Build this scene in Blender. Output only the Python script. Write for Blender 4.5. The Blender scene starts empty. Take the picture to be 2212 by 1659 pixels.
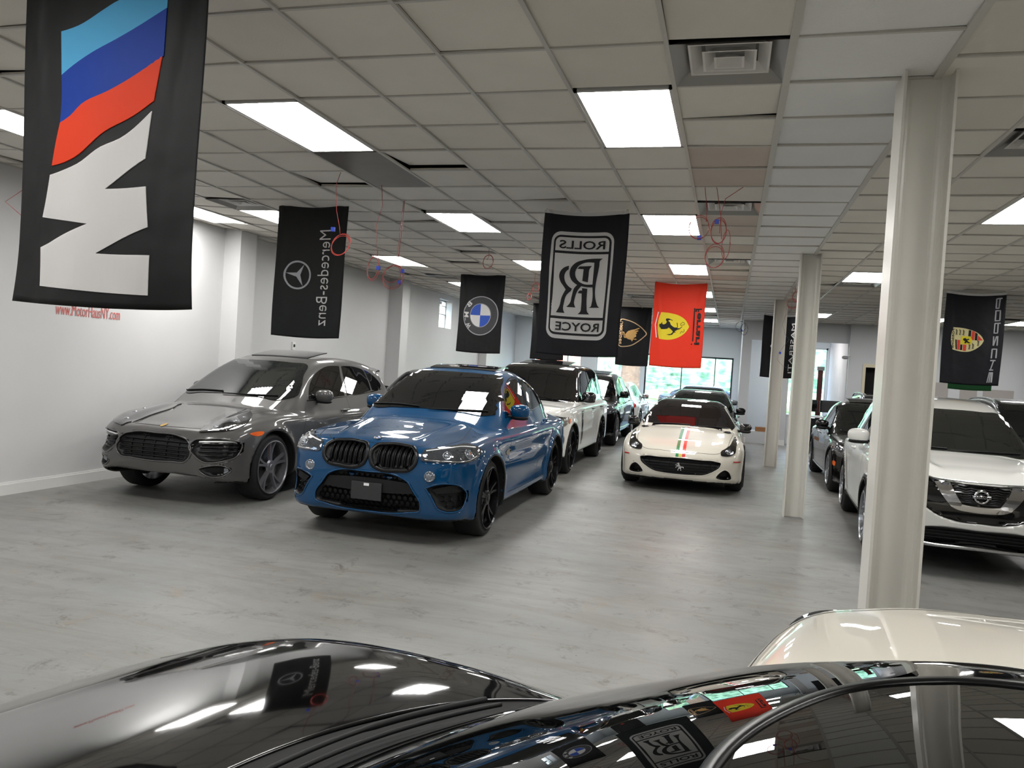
import bpy, bmesh, math, random
import numpy as np
from mathutils import Vector, Matrix
from mathutils.geometry import delaunay_2d_cdt
from mathutils.bvhtree import BVHTree

scene = bpy.context.scene
COL = scene.collection
random.seed(7); RNG = np.random.default_rng(7)

# ---------------------------------------------------------------- camera
CAMZ = 1.73
cam_d = bpy.data.cameras.new('camera'); cam = bpy.data.objects.new('camera', cam_d); COL.objects.link(cam)
cam_d.sensor_fit = 'HORIZONTAL'; cam_d.sensor_width = 36.0
cam_d.lens = 1691.89/2212*36.0
cam_d.clip_start = .05; cam_d.clip_end = 400
def camera_basis(yaw, pitch, roll):
    cy, sy = math.cos(yaw), math.sin(yaw); cp, sp = math.cos(pitch), math.sin(pitch); cr, sr = math.cos(roll), math.sin(roll)
    Rz = np.array([[cy, -sy, 0], [sy, cy, 0], [0, 0, 1]]); Rx = np.array([[1, 0, 0], [0, cp, -sp], [0, sp, cp]])
    Ry = np.array([[cr, 0, sr], [0, 1, 0], [-sr, 0, cr]])
    return Rz @ Rx @ Ry
RB = camera_basis(.2703, -.0237, -.0628)
M = Matrix(((RB[0][0], RB[0][2], -RB[0][1], 0), (RB[1][0], RB[1][2], -RB[1][1], 0), (RB[2][0], RB[2][2], -RB[2][1], 0), (0, 0, 0, 1)))
M.translation = (0, 0, CAMZ)
cam.matrix_world = M
scene.camera = cam

# ---------------------------------------------------------------- sky, sun, exposure
scene.view_settings.view_transform = 'Standard'; scene.view_settings.look = 'None'
scene.view_settings.exposure = 1.45; scene.view_settings.gamma = 1.0
scene.view_settings.use_curve_mapping = False
world = bpy.data.worlds.new('sky'); scene.world = world; world.use_nodes = True
wn = world.node_tree; wn.nodes.clear()
w_out = wn.nodes.new('ShaderNodeOutputWorld'); w_bg = wn.nodes.new('ShaderNodeBackground')
w_sky = wn.nodes.new('ShaderNodeTexSky'); w_sky.sky_type = 'NISHITA'; w_sky.sun_elevation = math.radians(52); w_sky.sun_rotation = math.radians(200); w_sky.sun_disc = False
w_sky.dust_density = 2.0; w_sky.air_density = 1.0
w_bg.inputs['Strength'].default_value = 0.80
wn.links.new(w_sky.outputs[0], w_bg.inputs[0]); wn.links.new(w_bg.outputs[0], w_out.inputs[0])
sun_d = bpy.data.lights.new('sun', 'SUN'); sun_d.energy = 7.0; sun_d.angle = math.radians(.6); sun_d.color = (1, .96, .9)
sun = bpy.data.objects.new('sun', sun_d); COL.objects.link(sun); sun.rotation_euler = (math.radians(40), 0, math.radians(28))
#CARLIB-BEGIN
# ---------------------------------------------------------------- car bodies as smooth implicit solids
# local frame of a car: x = sideways (0 at the middle), y = distance behind the nose, z = height
def spline(pts, step=.02, closed=False):
    """Catmull-Rom through the points; a point with a third item True is a corner."""
    n = len(pts); P = [np.array(p[:2], float) for p in pts]; K = [len(p) > 2 and p[2] for p in pts]
    out = []
    rng_ = range(n if closed else n-1)
    for i in rng_:
        a, b = P[i], P[(i+1) % n]
        p0 = P[i-1] if (closed or i > 0) else a
        p3 = P[(i+2) % n] if (closed or i+2 < n) else b
        L = np.linalg.norm(b-a)
        if L < 1e-9: continue
        la = max(np.linalg.norm(a-p0), 1e-6); lb = max(np.linalg.norm(p3-b), 1e-6)
        if K[i] or la < 1e-5: m0 = (b-a)
        else: m0 = L*((a-p0)/la*L + (b-a)/L*la)/(la+L)
        if K[(i+1) % n] or lb < 1e-5: m1 = (b-a)
        else: m1 = L*((b-a)/L*lb + (p3-b)/lb*L)/(lb+L)
        if K[i] and not K[(i+1) % n]: m0 = 1.5*(b-a)-.5*m1
        if K[(i+1) % n] and not K[i]: m1 = 1.5*(b-a)-.5*m0
        k = max(1, int(round(L/step)))
        for j in range(k):
            t = j/k; t2 = t*t; t3 = t2*t
            out.append((2*t3-3*t2+1)*a + (t3-2*t2+t)*m0 + (-2*t3+3*t2)*b + (t3-t2)*m1)
    if not closed: out.append(P[-1])
    return np.array(out)

def poly_sd(px, py, poly):
    """signed distance (negative inside) of points to a closed polygon"""
    A = poly; B = np.roll(poly, -1, 0)
    d2 = np.full(px.shape, 1e9); ins = np.zeros(px.shape, bool)
    for (ax, ay), (bx, by) in zip(A, B):
        ex, ey = bx-ax, by-ay; l2 = ex*ex+ey*ey
        if l2 < 1e-14: continue
        wx, wy = px-ax, py-ay
        t = np.clip((wx*ex+wy*ey)/l2, 0, 1)
        dx, dy = wx-t*ex, wy-t*ey
        np.minimum(d2, dx*dx+dy*dy, out=d2)
        if ay != by:
            c = ((ay > py) != (by > py)) & (px < ex*(py-ay)/(by-ay)+ax)
            ins ^= c
    d = np.sqrt(d2)
    return np.where(ins, -d, d)

class Tab:
    """distance table of a closed outline, read back smoothly"""
    def __init__(s, poly, h=.015, m=.22):
        lo = poly.min(0)-m; hi = poly.max(0)+m
        n = np.ceil((hi-lo)/h).astype(int)+1
        X, Y = np.meshgrid(lo[0]+h*np.arange(n[0]), lo[1]+h*np.arange(n[1]), indexing='ij')
        s.a = poly_sd(X.ravel(), Y.ravel(), poly).reshape(n).astype(np.float64); s.lo = lo; s.h = h; s.n = n
    def __call__(s, x, y, cubic=False):
        u = (x-s.lo[0])/s.h; v = (y-s.lo[1])/s.h
        m = 1.001 if cubic else 0
        uc = np.clip(u, m, s.n[0]-2.01-(1 if cubic else 0)); vc = np.clip(v, m, s.n[1]-2.01-(1 if cubic else 0))
        out = np.hypot(u-uc, v-vc)*s.h
        i = uc.astype(int); j = vc.astype(int); fu = uc-i; fv = vc-j; a = s.a.ravel(); w = s.n[1]
        k = i*w+j
        if not cubic:
            r = (a[k]*(1-fu)+a[k+w]*fu)*(1-fv)+(a[k+1]*(1-fu)+a[k+w+1]*fu)*fv
        else:
            def bw(f): g = 1-f; return g*g*g/6, (3*f**3-6*f*f+4)/6, (-3*f**3+3*f*f+3*f+1)/6, f**3/6
            U = bw(fu); V = bw(fv); r = 0
            for p in range(4):
                row = 0
                for q in range(4): row = row + V[q]*a[k+(p-1)*w+(q-1)]
                r = r+U[p]*row
        return r+out

def smax(a, b, r):
    h = np.maximum(r-np.abs(a-b), 0)
    return np.maximum(a, b)+h*h/(4*r)
def smin(a, b, r):
    h = np.maximum(r-np.abs(a-b), 0)
    return np.minimum(a, b)-h*h/(4*r)
def sstep(a, b, x):
    t = np.clip((x-a)/(b-a), 0, 1); return t*t*(3-2*t)

class Body:
    def __init__(s, sp, th=.015):
        s.sp = sp; g = sp.get
        low = spline(sp['low'], .02, True); s.A = Tab(low, th)
        gr = spline(sp['green'], .02, True); s.G = Tab(gr, th)
        def mirrored(pts):
            h = spline(pts, .02); m = h[::-1].copy(); m[:, 1] *= -1
            return np.concatenate([h, m[1:-1]]) if abs(h[0, 1]) < 1e-6 and abs(h[-1, 1]) < 1e-6 else np.concatenate([h, m])
        s.P = Tab(mirrored(sp['plan'])[:, ::-1], th)           # (x, y)
        s.E = Tab(mirrored(sp['gplan'])[:, ::-1], th)
        sec = spline([(z, w) + tuple(r) for w, z, *r in sp['sect']], .02); m = sec[::-1].copy(); m[:, 1] *= -1
        s.C = Tab(np.concatenate([sec, m])[:, ::-1], th)        # (x, z)
        s.carves = []
        for c in sp.get('carve', []):
            s.add_carve(c)
    def add_carve(s, c):
        poly = spline(c['poly'], .02, True); s.carves.append((Tab(poly, .01, .12), c))
    def base(s, x, y, z, cu=False):
        sp = s.sp; g = sp.get; ax = np.abs(x)
        cr = g('crown', .05); x2 = ax*ax
        fz = z+cr*x2
        nb = g('nosebulge', 0.)
        yy = y - nb*x2*sstep(.9, 0, y) if nb else y
        a = s.A(yy, fz, cu); p = s.P(ax, y, cu)
        wz = g('waist')
        c = s.C(ax, z, cu)
        low = smax(smax(a, p, g('rn', .14)), c, g('rs', .10))
        if g('ridge'):
            for (y0, x0, y1, x1, h, w) in g('ridge'):
                t = np.clip((y-y0)/(y1-y0), 0, 1); xc = x0+(x1-x0)*t
                low = low-h*np.exp(-((ax-xc)/w)**2)*sstep(y0-.02, y0+.15, y)*sstep(y1+.1, y1-.1, y)*sstep(g('ridgez', .6), g('ridgez', .6)+.15, z)
        if g('hollow'):       # the bonnet valley between two raised lines
            for (y0, y1, xw, h) in g('hollow'):
                low = low+h*sstep(xw+.1, xw-.05, ax)*sstep(y0, y0+.2, y)*sstep(y1, y1-.2, y)*sstep(.6, .8, z)
        if g('flank'):
            for (z0, h, w) in g('flank'):
                low = low+h*np.exp(-((z-z0)/w)**2)*sstep(.5, .8, ax/ g('hw'))*sstep(g('ya')[0]+.3, g('ya')[0]+.7, y)*sstep(g('ya')[1]-.25, g('ya')[1]-.6, y)
        ym = g('ymid', 2.6); cw = g('curvew', .13)
        gy = y+cw*x2*np.clip((y-ym)/.9, -1, 1)
        gg = s.G(gy, z+g('rcrown', .055)*x2, cu)
        k = g('tumble', .42); zb = g('zbelt', 1.0)
        e = s.E(ax+k*(z-zb), y, cu)/math.sqrt(1+k*k)
        green = smax(gg, e, g('rg', .11))
        f = smin(low, green, g('rj', .03))
        R = g('ra')
        for ya in g('ya'):
            q = np.hypot(y-ya, z-g('rz', g('rw')))
            if g('flare'):
                f = f-g('flare')*np.exp(-((q-R-.01)/.055)**2)*sstep(.6, .85, ax/g('hw'))
            f = smax(f, np.minimum(R-q, ax-g('xin', .62)), .012)
        return f
    def __call__(s, x, y, z, cu=False):
        f = s.base(x, y, z, cu)
        for T, c in s.carves:
            az = math.radians(c.get('az', 0)); ca, sa = math.cos(az), math.sin(az)
            dep = c.get('depth', .05)
            for sg in ((1, -1) if c.get('mirror', True) else (1,)):
                X = x*sg
                if c.get('top'): q = T(X, y, cu); gate = z > .5
                else:
                    q = T(X*ca+y*sa, z, cu); gate = (X*sa-y*ca) > c.get('gate', -9)
                    if az < .2: gate = gate & (y < c.get('ymax', 1.2))
                n = smin(f+dep, -q, .012)
                f = np.where(gate, smax(f, n, .008), f)
        return f
    def grad(s, P, h=.006):
        g = np.empty_like(P)
        for k in range(3):
            d = np.zeros(3); d[k] = h
            a = P+d; b = P-d
            g[:, k] = (s(a[:, 0], a[:, 1], a[:, 2], True)-s(b[:, 0], b[:, 1], b[:, 2], True))/(2*h)
        return g
    def settle(s, P, it=3, cap=.02):
        for _ in range(it):
            f = s(P[:, 0], P[:, 1], P[:, 2], True); g = s.grad(P, .004)
            n2 = np.maximum((g*g).sum(1), .09)
            st = -(f/n2)[:, None]*g
            L = np.linalg.norm(st, axis=1); st *= (np.minimum(1, cap/np.maximum(L, 1e-9)))[:, None]
            P = P+st
        return P
    def cast(s, O, D, tmax=3., n=None):
        """march rays O + t D to the surface; returns t (nan when missed)"""
        t = np.zeros(len(O)); done = np.zeros(len(O), bool); prev = np.zeros(len(O))
        for _ in range(220):
            P = O+t[:, None]*D
            f = s(P[:, 0], P[:, 1], P[:, 2], True)
            done |= (f < .0004)
            t = np.where(done, t, t+np.clip(f*.55, .0006, .25))
            if done.all() or (t[~done] > tmax).all(): break
        t = np.where(done, t, np.nan)
        for _ in range(2):
            P = O+np.nan_to_num(t)[:, None]*D
            f = s(P[:, 0], P[:, 1], P[:, 2], True); Q = P+D*.002
            df = (s(Q[:, 0], Q[:, 1], Q[:, 2], True)-f)/.002
            t = t-np.clip(f/np.where(np.abs(df) < .15, -.15, df), -.01, .01)
        return t

def isosurface(F, lo, hi, h):
    """surface nets with a coarse pass first"""
    n = np.ceil((hi-lo)/h).astype(int)+1; n += (4-(n-1) % 4) % 4
    ax = [lo[k]+h*np.arange(n[k]) for k in range(3)]
    val = np.full(n, 1.)
    c = [a[::4] for a in ax]
    X, Y, Z = np.meshgrid(*c, indexing='ij')
    V = F(X.ravel(), Y.ravel(), Z.ravel()).reshape(X.shape)
    near = np.abs(V) < h*4*2.2
    cell = np.zeros([len(a)-1 for a in c], bool)
    for d in np.ndindex(2, 2, 2):
        cell |= near[d[0]:len(c[0])-1+d[0], d[1]:len(c[1])-1+d[1], d[2]:len(c[2])-1+d[2]]
    mask = np.zeros(n, bool); up = np.repeat(np.repeat(np.repeat(cell, 4, 0), 4, 1), 4, 2)
    mask[:-1, :-1, :-1] = up; mask[1:, :-1, :-1] |= up; mask[:-1, 1:, :-1] |= up; mask[:-1, :-1, 1:] |= up
    mask[1:, 1:, :-1] |= up; mask[:-1, 1:, 1:] |= up; mask[1:, :-1, 1:] |= up; mask[1:, 1:, 1:] |= up
    sgn = np.repeat(np.repeat(np.repeat(V, 4, 0), 4, 1), 4, 2)[:n[0], :n[1], :n[2]]
    val[...] = sgn
    I = np.nonzero(mask)
    val[I] = F(ax[0][I[0]], ax[1][I[1]], ax[2][I[2]])
    neg = val < 0
    acc = np.zeros([k-1 for k in n]+[3]); cnt = np.zeros([k-1 for k in n])
    S = lambda o: tuple(slice(o[k], n[k]-1+o[k]) for k in range(3))
    for a in range(3):
        o1, o2 = [k for k in range(3) if k != a]
        for p in (0, 1):
            for q in (0, 1):
                b = [0, 0, 0]; b[o1] = p; b[o2] = q; e = list(b); e[a] = 1
                v0 = val[S(b)]; v1 = val[S(e)]; x = neg[S(b)] != neg[S(e)]
                t = v0/np.where(x, v0-v1, 1)
                cnt += x; acc[..., a] += np.where(x, t, 0); acc[..., o1] += x*p; acc[..., o2] += x*q
    m = cnt > 0; idx = np.full(m.shape, -1); idx[m] = np.arange(m.sum())
    W = np.argwhere(m); Vt = (W+acc[m]/cnt[m][:, None])*h+lo
    faces = []
    for a in range(3):
        o1, o2 = (a+1) % 3, (a+2) % 3
        b = [0, 0, 0]; e = [0, 0, 0]; e[a] = 1
        sl0 = [slice(1, n[k]-1) for k in range(3)]; sl1 = list(sl0); sl0[a] = slice(0, n[a]-1); sl1[a] = slice(1, n[a])
        x = neg[tuple(sl0)] != neg[tuple(sl1)]; w = np.argwhere(x)
        off = np.array([1, 1, 1]); off[a] = 0; w = w+off
        flip = neg[tuple(w.T)]
        def at(d1, d2):
            q = w.copy(); q[:, o1] += d1; q[:, o2] += d2; return idx[tuple(q.T)]
        f = np.stack([at(-1, -1), at(0, -1), at(0, 0), at(-1, 0)], 1)
        f[~flip] = f[~flip][:, ::-1]
        faces.append(f[(f >= 0).all(1)])
    return Vt, np.concatenate(faces)

def body_mesh(B, h=.025):
    sp = B.sp; L = sp['L']; hw = sp['hw']+.08
    lo = np.array([-hw-.03, -.06, .05]); hi = np.array([hw+.03, L+.06, sp['H']+.06])
    V, Fc = isosurface(lambda x, y, z: B(x, y, z), lo, hi, h)
    V = B.settle(V, 3, .6*h)
    N = B.grad(V, .008 if h < .03 else .012); N /= np.maximum(np.linalg.norm(N, axis=1), 1e-9)[:, None]
    return V, Fc, N
def sect_of(hw, zb, z1, zs, zt, inset=.05, top=.30):
    """half section: sill zb, widest z1, shoulder zs, closing at zt"""
    return [(hw-.12, zb-.02, True), (hw-.045, zb+.02), (hw-.02, zb+.14), (hw, z1), (hw-.012, (z1+zs)/2), (hw-inset, zs), (hw-top, zs+.075), (.30, zt), (0, zt+.02, True)]

SPEC = {}
SPEC['cayenne'] = dict(L=4.84, hw=.97, H=1.70, ya=[.93, 3.82], rw=.385, ra=.425, xin=.66, flare=.022,
  low=[(.06, .30, True), (.015, .42), (.0, .56), (.035, .70), (.14, .80), (.40, .905), (.80, 1.0), (1.25, 1.075), (1.6, 1.07), (3.0, 1.07), (4.3, 1.06), (4.70, 1.0), (4.80, .80), (4.83, .60), (4.76, .36, True), (4.4, .26, True), (.30, .20, True)],
  green=[(1.05, .9, True), (1.12, 1.02, True), (1.55, 1.28), (2.05, 1.545), (2.32, 1.635), (2.7, 1.675), (3.2, 1.685), (3.8, 1.65), (4.25, 1.58), (4.42, 1.53, True), (4.74, 1.12), (4.78, .9, True)],
  plan=[(.0, 0), (.02, .35), (.08, .62), (.22, .80), (.45, .90), (.9, .955), (1.6, .97), (3.2, .97), (4.1, .95), (4.55, .86), (4.75, .66), (4.83, .3), (4.84, 0)],
  gplan=[(1.02, 0), (1.06, .45), (1.2, .72), (1.5, .835), (2.1, .875), (3.4, .875), (4.2, .82), (4.6, .72), (4.78, .5), (4.82, 0)],
  sect=sect_of(.97, .27, .62, .95, 1.12), tumble=.46, ymid=2.6, curvew=.16, rn=.16, rs=.10, crown=.07, hollow=[(.15, 1.5, .50, .022)])
SPEC['x6'] = dict(L=4.91, hw=.985, H=1.70, ya=[.90, 3.83], rw=.385, ra=.43, xin=.66, flare=.028,
  low=[(.06, .24, True), (.02, .36), (.0, .55), (.015, .75), (.06, .86), (.16, .925), (.45, .99), (.85, 1.045), (1.30, 1.10), (1.6, 1.09), (3.0, 1.10), (4.2, 1.12), (4.74, 1.10), (4.85, .95), (4.90, .65), (4.80, .34, True), (4.4, .26, True), (.30, .18, True)],
  green=[(1.1, .9, True), (1.18, 1.04, True), (1.6, 1.27), (2.1, 1.53), (2.38, 1.62), (2.75, 1.665), (3.15, 1.65), (3.7, 1.56), (4.3, 1.34), (4.66, 1.16), (4.72, .9, True)],
  plan=[(.0, 0), (.015, .35), (.06, .62), (.20, .83), (.40, .92), (.9, .975), (1.6, .98), (3.2, .985), (4.1, .98), (4.6, .90), (4.80, .70), (4.9, .3), (4.91, 0)],
  gplan=[(1.08, 0), (1.12, .45), (1.25, .72), (1.55, .835), (2.1, .865), (3.4, .86), (4.1, .78), (4.5, .66), (4.7, .45), (4.76, 0)],
  sect=sect_of(.985, .25, .66, .97, 1.16), tumble=.50, ymid=2.6, curvew=.17, rn=.15, rs=.09, crown=.07,
  ridge=[(.25, .40, 1.25, .52, .02, .05)], ridgez=.7, flank=[(.45, .02, .12), (.78, .012, .06)])
SPEC['rangerover'] = dict(L=5.0, hw=.99, H=1.835, ya=[.87, 3.79], rw=.40, ra=.44, xin=.66, flare=.012,
  low=[(.08, .32, True), (.03, .45), (.0, .62), (.01, .88), (.06, 1.03), (.16, 1.09), (.6, 1.14), (1.40, 1.18), (3.0, 1.18), (4.6, 1.18), (4.93, 1.15), (4.98, .8), (4.97, .5), (4.85, .34, True), (4.4, .28, True), (.35, .24, True)],
  green=[(1.28, .95, True), (1.36, 1.14, True), (1.75, 1.42), (2.1, 1.68), (2.32, 1.765), (2.8, 1.81), (3.4, 1.82), (4.2, 1.79), (4.55, 1.74), (4.70, 1.66), (4.90, 1.15), (4.90, .95, True)],
  plan=[(.0, 0), (.02, .5), (.08, .76), (.22, .88), (.5, .95), (.9, .98), (1.6, .99), (3.2, .99), (4.3, .97), (4.75, .90), (4.93, .74), (4.99, .3), (5.0, 0)],
  gplan=[(1.25, 0), (1.29, .5), (1.4, .78), (1.65, .86), (2.1, .885), (3.6, .885), (4.4, .85), (4.8, .76), (4.92, .5), (4.95, 0)],
  sect=sect_of(.99, .30, .70, 1.10, 1.22, .04, .22), tumble=.30, ymid=2.8, curvew=.12, rn=.12, rs=.07, crown=.05, zbelt=1.12)
SPEC['bmwsuv'] = dict(SPEC['cayenne'], L=4.85, H=1.70,
  low=[(.06, .26, True), (.02, .38), (.0, .58), (.02, .80), (.10, .90), (.40, .99), (.85, 1.05), (1.35, 1.09), (1.6, 1.09), (3.0, 1.09), (4.3, 1.08), (4.70, 1.04), (4.80, .80), (4.83, .60), (4.76, .36, True), (4.4, .26, True), (.30, .20, True)],
  green=[(1.15, .9, True), (1.22, 1.04, True), (1.65, 1.30), (2.05, 1.545), (2.3, 1.63), (2.7, 1.675), (3.3, 1.69), (4.0, 1.66), (4.4, 1.59), (4.52, 1.52, True), (4.74, 1.12), (4.78, .9, True)], hollow=None)
SPEC['ferrari'] = dict(L=4.57, hw=.955, H=1.34, ya=[.98, 3.65], rw=.345, ra=.372, xin=.64, flare=.02,
  low=[(.10, .17, True), (.02, .24), (.0, .36), (.05, .52), (.20, .635), (.50, .735), (.95, .825), (1.45, .90), (1.8, .91), (3.0, .93), (3.9, .97), (4.35, .96), (4.5, .80), (4.55, .55), (4.45, .28, True), (4.0, .17, True), (.40, .11, True)],
  green=[(1.35, .75, True), (1.45, .87, True), (1.85, 1.08), (2.2, 1.24), (2.45, 1.30), (2.8, 1.325), (3.1, 1.30), (3.5, 1.19), (3.9, 1.0), (4.0, .8, True)],
  plan=[(.0, 0), (.03, .35), (.12, .62), (.28, .80), (.5, .88), (.95, .935), (1.6, .93), (2.4, .915), (3.4, .95), (4.0, .94), (4.35, .83), (4.5, .6), (4.56, .3), (4.57, 0)],
  gplan=[(1.38, 0), (1.42, .45), (1.58, .70), (1.85, .79), (2.4, .80), (3.1, .78), (3.6, .70), (3.95, .5), (4.05, 0)],
  sect=[(.84, .13, True), (.90, .17), (.92, .3), (.95, .5), (.94, .66), (.87, .80), (.66, .90), (.3, .97), (0, 1.0, True)], tumble=.55, ymid=2.6, curvew=.22, rn=.16, rs=.13, crown=.03, zbelt=.88, rg=.13,
  ridge=[(.35, .62, 1.5, .70, .035, .13)], ridgez=.4)
SPEC['rogue'] = dict(L=4.69, hw=.92, H=1.69, ya=[.95, 3.655], rw=.36, ra=.395, xin=.62, flare=.018,
  low=[(.07, .26, True), (.02, .38), (.0, .52), (.015, .74), (.06, .86), (.18, .955), (.50, 1.03), (.90, 1.08), (1.22, 1.115), (1.6, 1.10), (3.0, 1.08), (4.2, 1.09), (4.55, 1.05), (4.66, .80), (4.68, .60), (4.6, .36, True), (4.3, .26, True), (.30, .20, True)],
  green=[(1.0, .9, True), (1.07, 1.04, True), (1.5, 1.32), (1.92, 1.54), (2.2, 1.62), (2.6, 1.66), (3.2, 1.665), (3.9, 1.61), (4.2, 1.56, True), (4.55, 1.12), (4.6, .9, True)],
  plan=[(.0, 0), (.02, .35), (.08, .60), (.20, .76), (.42, .86), (.9, .91), (1.6, .92), (3.2, .92), (4.0, .90), (4.4, .82), (4.6, .62), (4.68, .3), (4.69, 0)],
  gplan=[(.97, 0), (1.01, .42), (1.15, .69), (1.45, .79), (2.1, .83), (3.4, .83), (4.1, .77), (4.45, .66), (4.6, .45), (4.64, 0)],
  sect=sect_of(.92, .27, .64, .98, 1.16), tumble=.44, ymid=2.5, curvew=.17, rn=.14, rs=.09, crown=.06, ridge=[(.2, .34, 1.15, .55, .022, .06)], ridgez=.75)
SPEC['sedan'] = dict(L=4.80, hw=.93, H=1.43, ya=[.90, 3.75], rw=.34, ra=.375, xin=.62, flare=.012,
  low=[(.08, .20, True), (.03, .32), (.0, .48), (.02, .62), (.10, .72), (.45, .83), (.9, .90), (1.35, .955), (1.7, .95), (3.0, .95), (4.1, 1.0), (4.6, .99), (4.73, .85), (4.79, .55), (4.7, .3, True), (4.3, .2, True), (.35, .15, True)],
  green=[(1.25, .8, True), (1.35, .93, True), (1.8, 1.16), (2.2, 1.33), (2.5, 1.40), (2.9, 1.425), (3.3, 1.40), (3.8, 1.25), (4.25, 1.03), (4.35, .8, True)],
  plan=[(.0, 0), (.02, .35), (.08, .58), (.22, .76), (.45, .86), (.9, .91), (1.6, .93), (3.2, .93), (4.0, .91), (4.45, .82), (4.7, .62), (4.79, .3), (4.80, 0)],
  gplan=[(1.22, 0), (1.26, .45), (1.4, .69), (1.7, .78), (2.3, .82), (3.2, .81), (3.8, .74), (4.2, .58), (4.38, .3), (4.4, 0)],
  sect=sect_of(.93, .19, .55, .83, 1.0), tumble=.52, ymid=2.7, curvew=.18, rn=.14, rs=.10, crown=.05, zbelt=.92)
SPEC['suv'] = dict(SPEC['bmwsuv'])
SPEC['nearcar'] = dict(SPEC['sedan'], L=4.60)
SPEC['nearwhite'] = dict(SPEC['sedan'])
#CARLIB-END
# ---------------------------------------------------------------- materials
MATS = {}
def lin(c):
    return tuple((x/12.92 if x <= .04045 else ((x+.055)/1.055)**2.4) for x in c)
def mat(name, col, rough=.5, metal=0., coat=0., coat_rough=.03, spec=.5, noise=0., nscale=8., bump=0., bscale=40., emit=None, es=0., ior=1.5, sheen=0.):
    if name in MATS: return MATS[name]
    m = bpy.data.materials.new(name); m.use_nodes = True; n = m.node_tree; b = n.nodes['Principled BSDF']
    b.inputs['Base Color'].default_value = (*lin(col), 1); b.inputs['Roughness'].default_value = rough; b.inputs['Metallic'].default_value = metal
    b.inputs['Coat Weight'].default_value = coat; b.inputs['Coat Roughness'].default_value = coat_rough
    b.inputs['Specular IOR Level'].default_value = spec; b.inputs['IOR'].default_value = ior
    if emit: b.inputs['Emission Color'].default_value = (*lin(emit), 1); b.inputs['Emission Strength'].default_value = es
    if noise or bump:
        tc = n.nodes.new('ShaderNodeTexCoord')
    if noise:
        nt = n.nodes.new('ShaderNodeTexNoise'); nt.inputs['Scale'].default_value = nscale; nt.inputs['Detail'].default_value = 5
        n.links.new(tc.outputs['Object'], nt.inputs['Vector'])
        mx = n.nodes.new('ShaderNodeMix'); mx.data_type = 'RGBA'
        mx.inputs[6].default_value = (*lin(tuple(max(0, x*(1-noise)) for x in col)), 1); mx.inputs[7].default_value = (*lin(tuple(min(1, x*(1+noise)) for x in col)), 1)
        n.links.new(nt.outputs[0], mx.inputs[0]); n.links.new(mx.outputs[2], b.inputs['Base Color'])
    if bump:
        bt = n.nodes.new('ShaderNodeTexNoise'); bt.inputs['Scale'].default_value = bscale; bt.inputs['Detail'].default_value = 3
        n.links.new(tc.outputs['Object'], bt.inputs['Vector'])
        bp = n.nodes.new('ShaderNodeBump'); bp.inputs['Strength'].default_value = bump; bp.inputs['Distance'].default_value = .01
        n.links.new(bt.outputs[0], bp.inputs['Height']); n.links.new(bp.outputs[0], b.inputs['Normal'])
    MATS[name] = m; return m

def pane_mat(name, tint=(.92, .97, .96), refl=.08):
    """clear window glass: lets light straight through and mirrors a little of it"""
    if name in MATS: return MATS[name]
    m = bpy.data.materials.new(name); m.use_nodes = True; n = m.node_tree; n.nodes.clear()
    o = n.nodes.new('ShaderNodeOutputMaterial'); t = n.nodes.new('ShaderNodeBsdfTransparent'); g = n.nodes.new('ShaderNodeBsdfGlossy')
    g.inputs['Roughness'].default_value = .02; t.inputs[0].default_value = (*lin(tint), 1)
    x = n.nodes.new('ShaderNodeMixShader'); x.inputs[0].default_value = refl
    n.links.new(t.outputs[0], x.inputs[1]); n.links.new(g.outputs[0], x.inputs[2]); n.links.new(x.outputs[0], o.inputs[0])
    MATS[name] = m; return m

def cloth_mat(name, col, trans=.25, nz=True):
    if name in MATS: return MATS[name]
    m = bpy.data.materials.new(name); m.use_nodes = True; n = m.node_tree; b = n.nodes['Principled BSDF']; o = n.nodes['Material Output']
    b.inputs['Base Color'].default_value = (*lin(col), 1); b.inputs['Roughness'].default_value = .62; b.inputs['Specular IOR Level'].default_value = .3
    t = n.nodes.new('ShaderNodeBsdfTranslucent'); t.inputs[0].default_value = (*lin(tuple(min(1, c*1.15+.03) for c in col)), 1)
    x = n.nodes.new('ShaderNodeMixShader'); x.inputs[0].default_value = trans
    n.links.new(b.outputs[0], x.inputs[1]); n.links.new(t.outputs[0], x.inputs[2]); n.links.new(x.outputs[0], o.inputs[0])
    w = n.nodes.new('ShaderNodeTexNoise'); w.inputs['Scale'].default_value = 3.5; w.inputs['Detail'].default_value = 2
    tc = n.nodes.new('ShaderNodeTexCoord'); bp = n.nodes.new('ShaderNodeBump'); bp.inputs['Strength'].default_value = .35; bp.inputs['Distance'].default_value = .05
    n.links.new(tc.outputs['Object'], w.inputs[0]); n.links.new(w.outputs[0], bp.inputs['Height']); n.links.new(bp.outputs[0], b.inputs['Normal'])
    MATS[name] = m; return m

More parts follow.
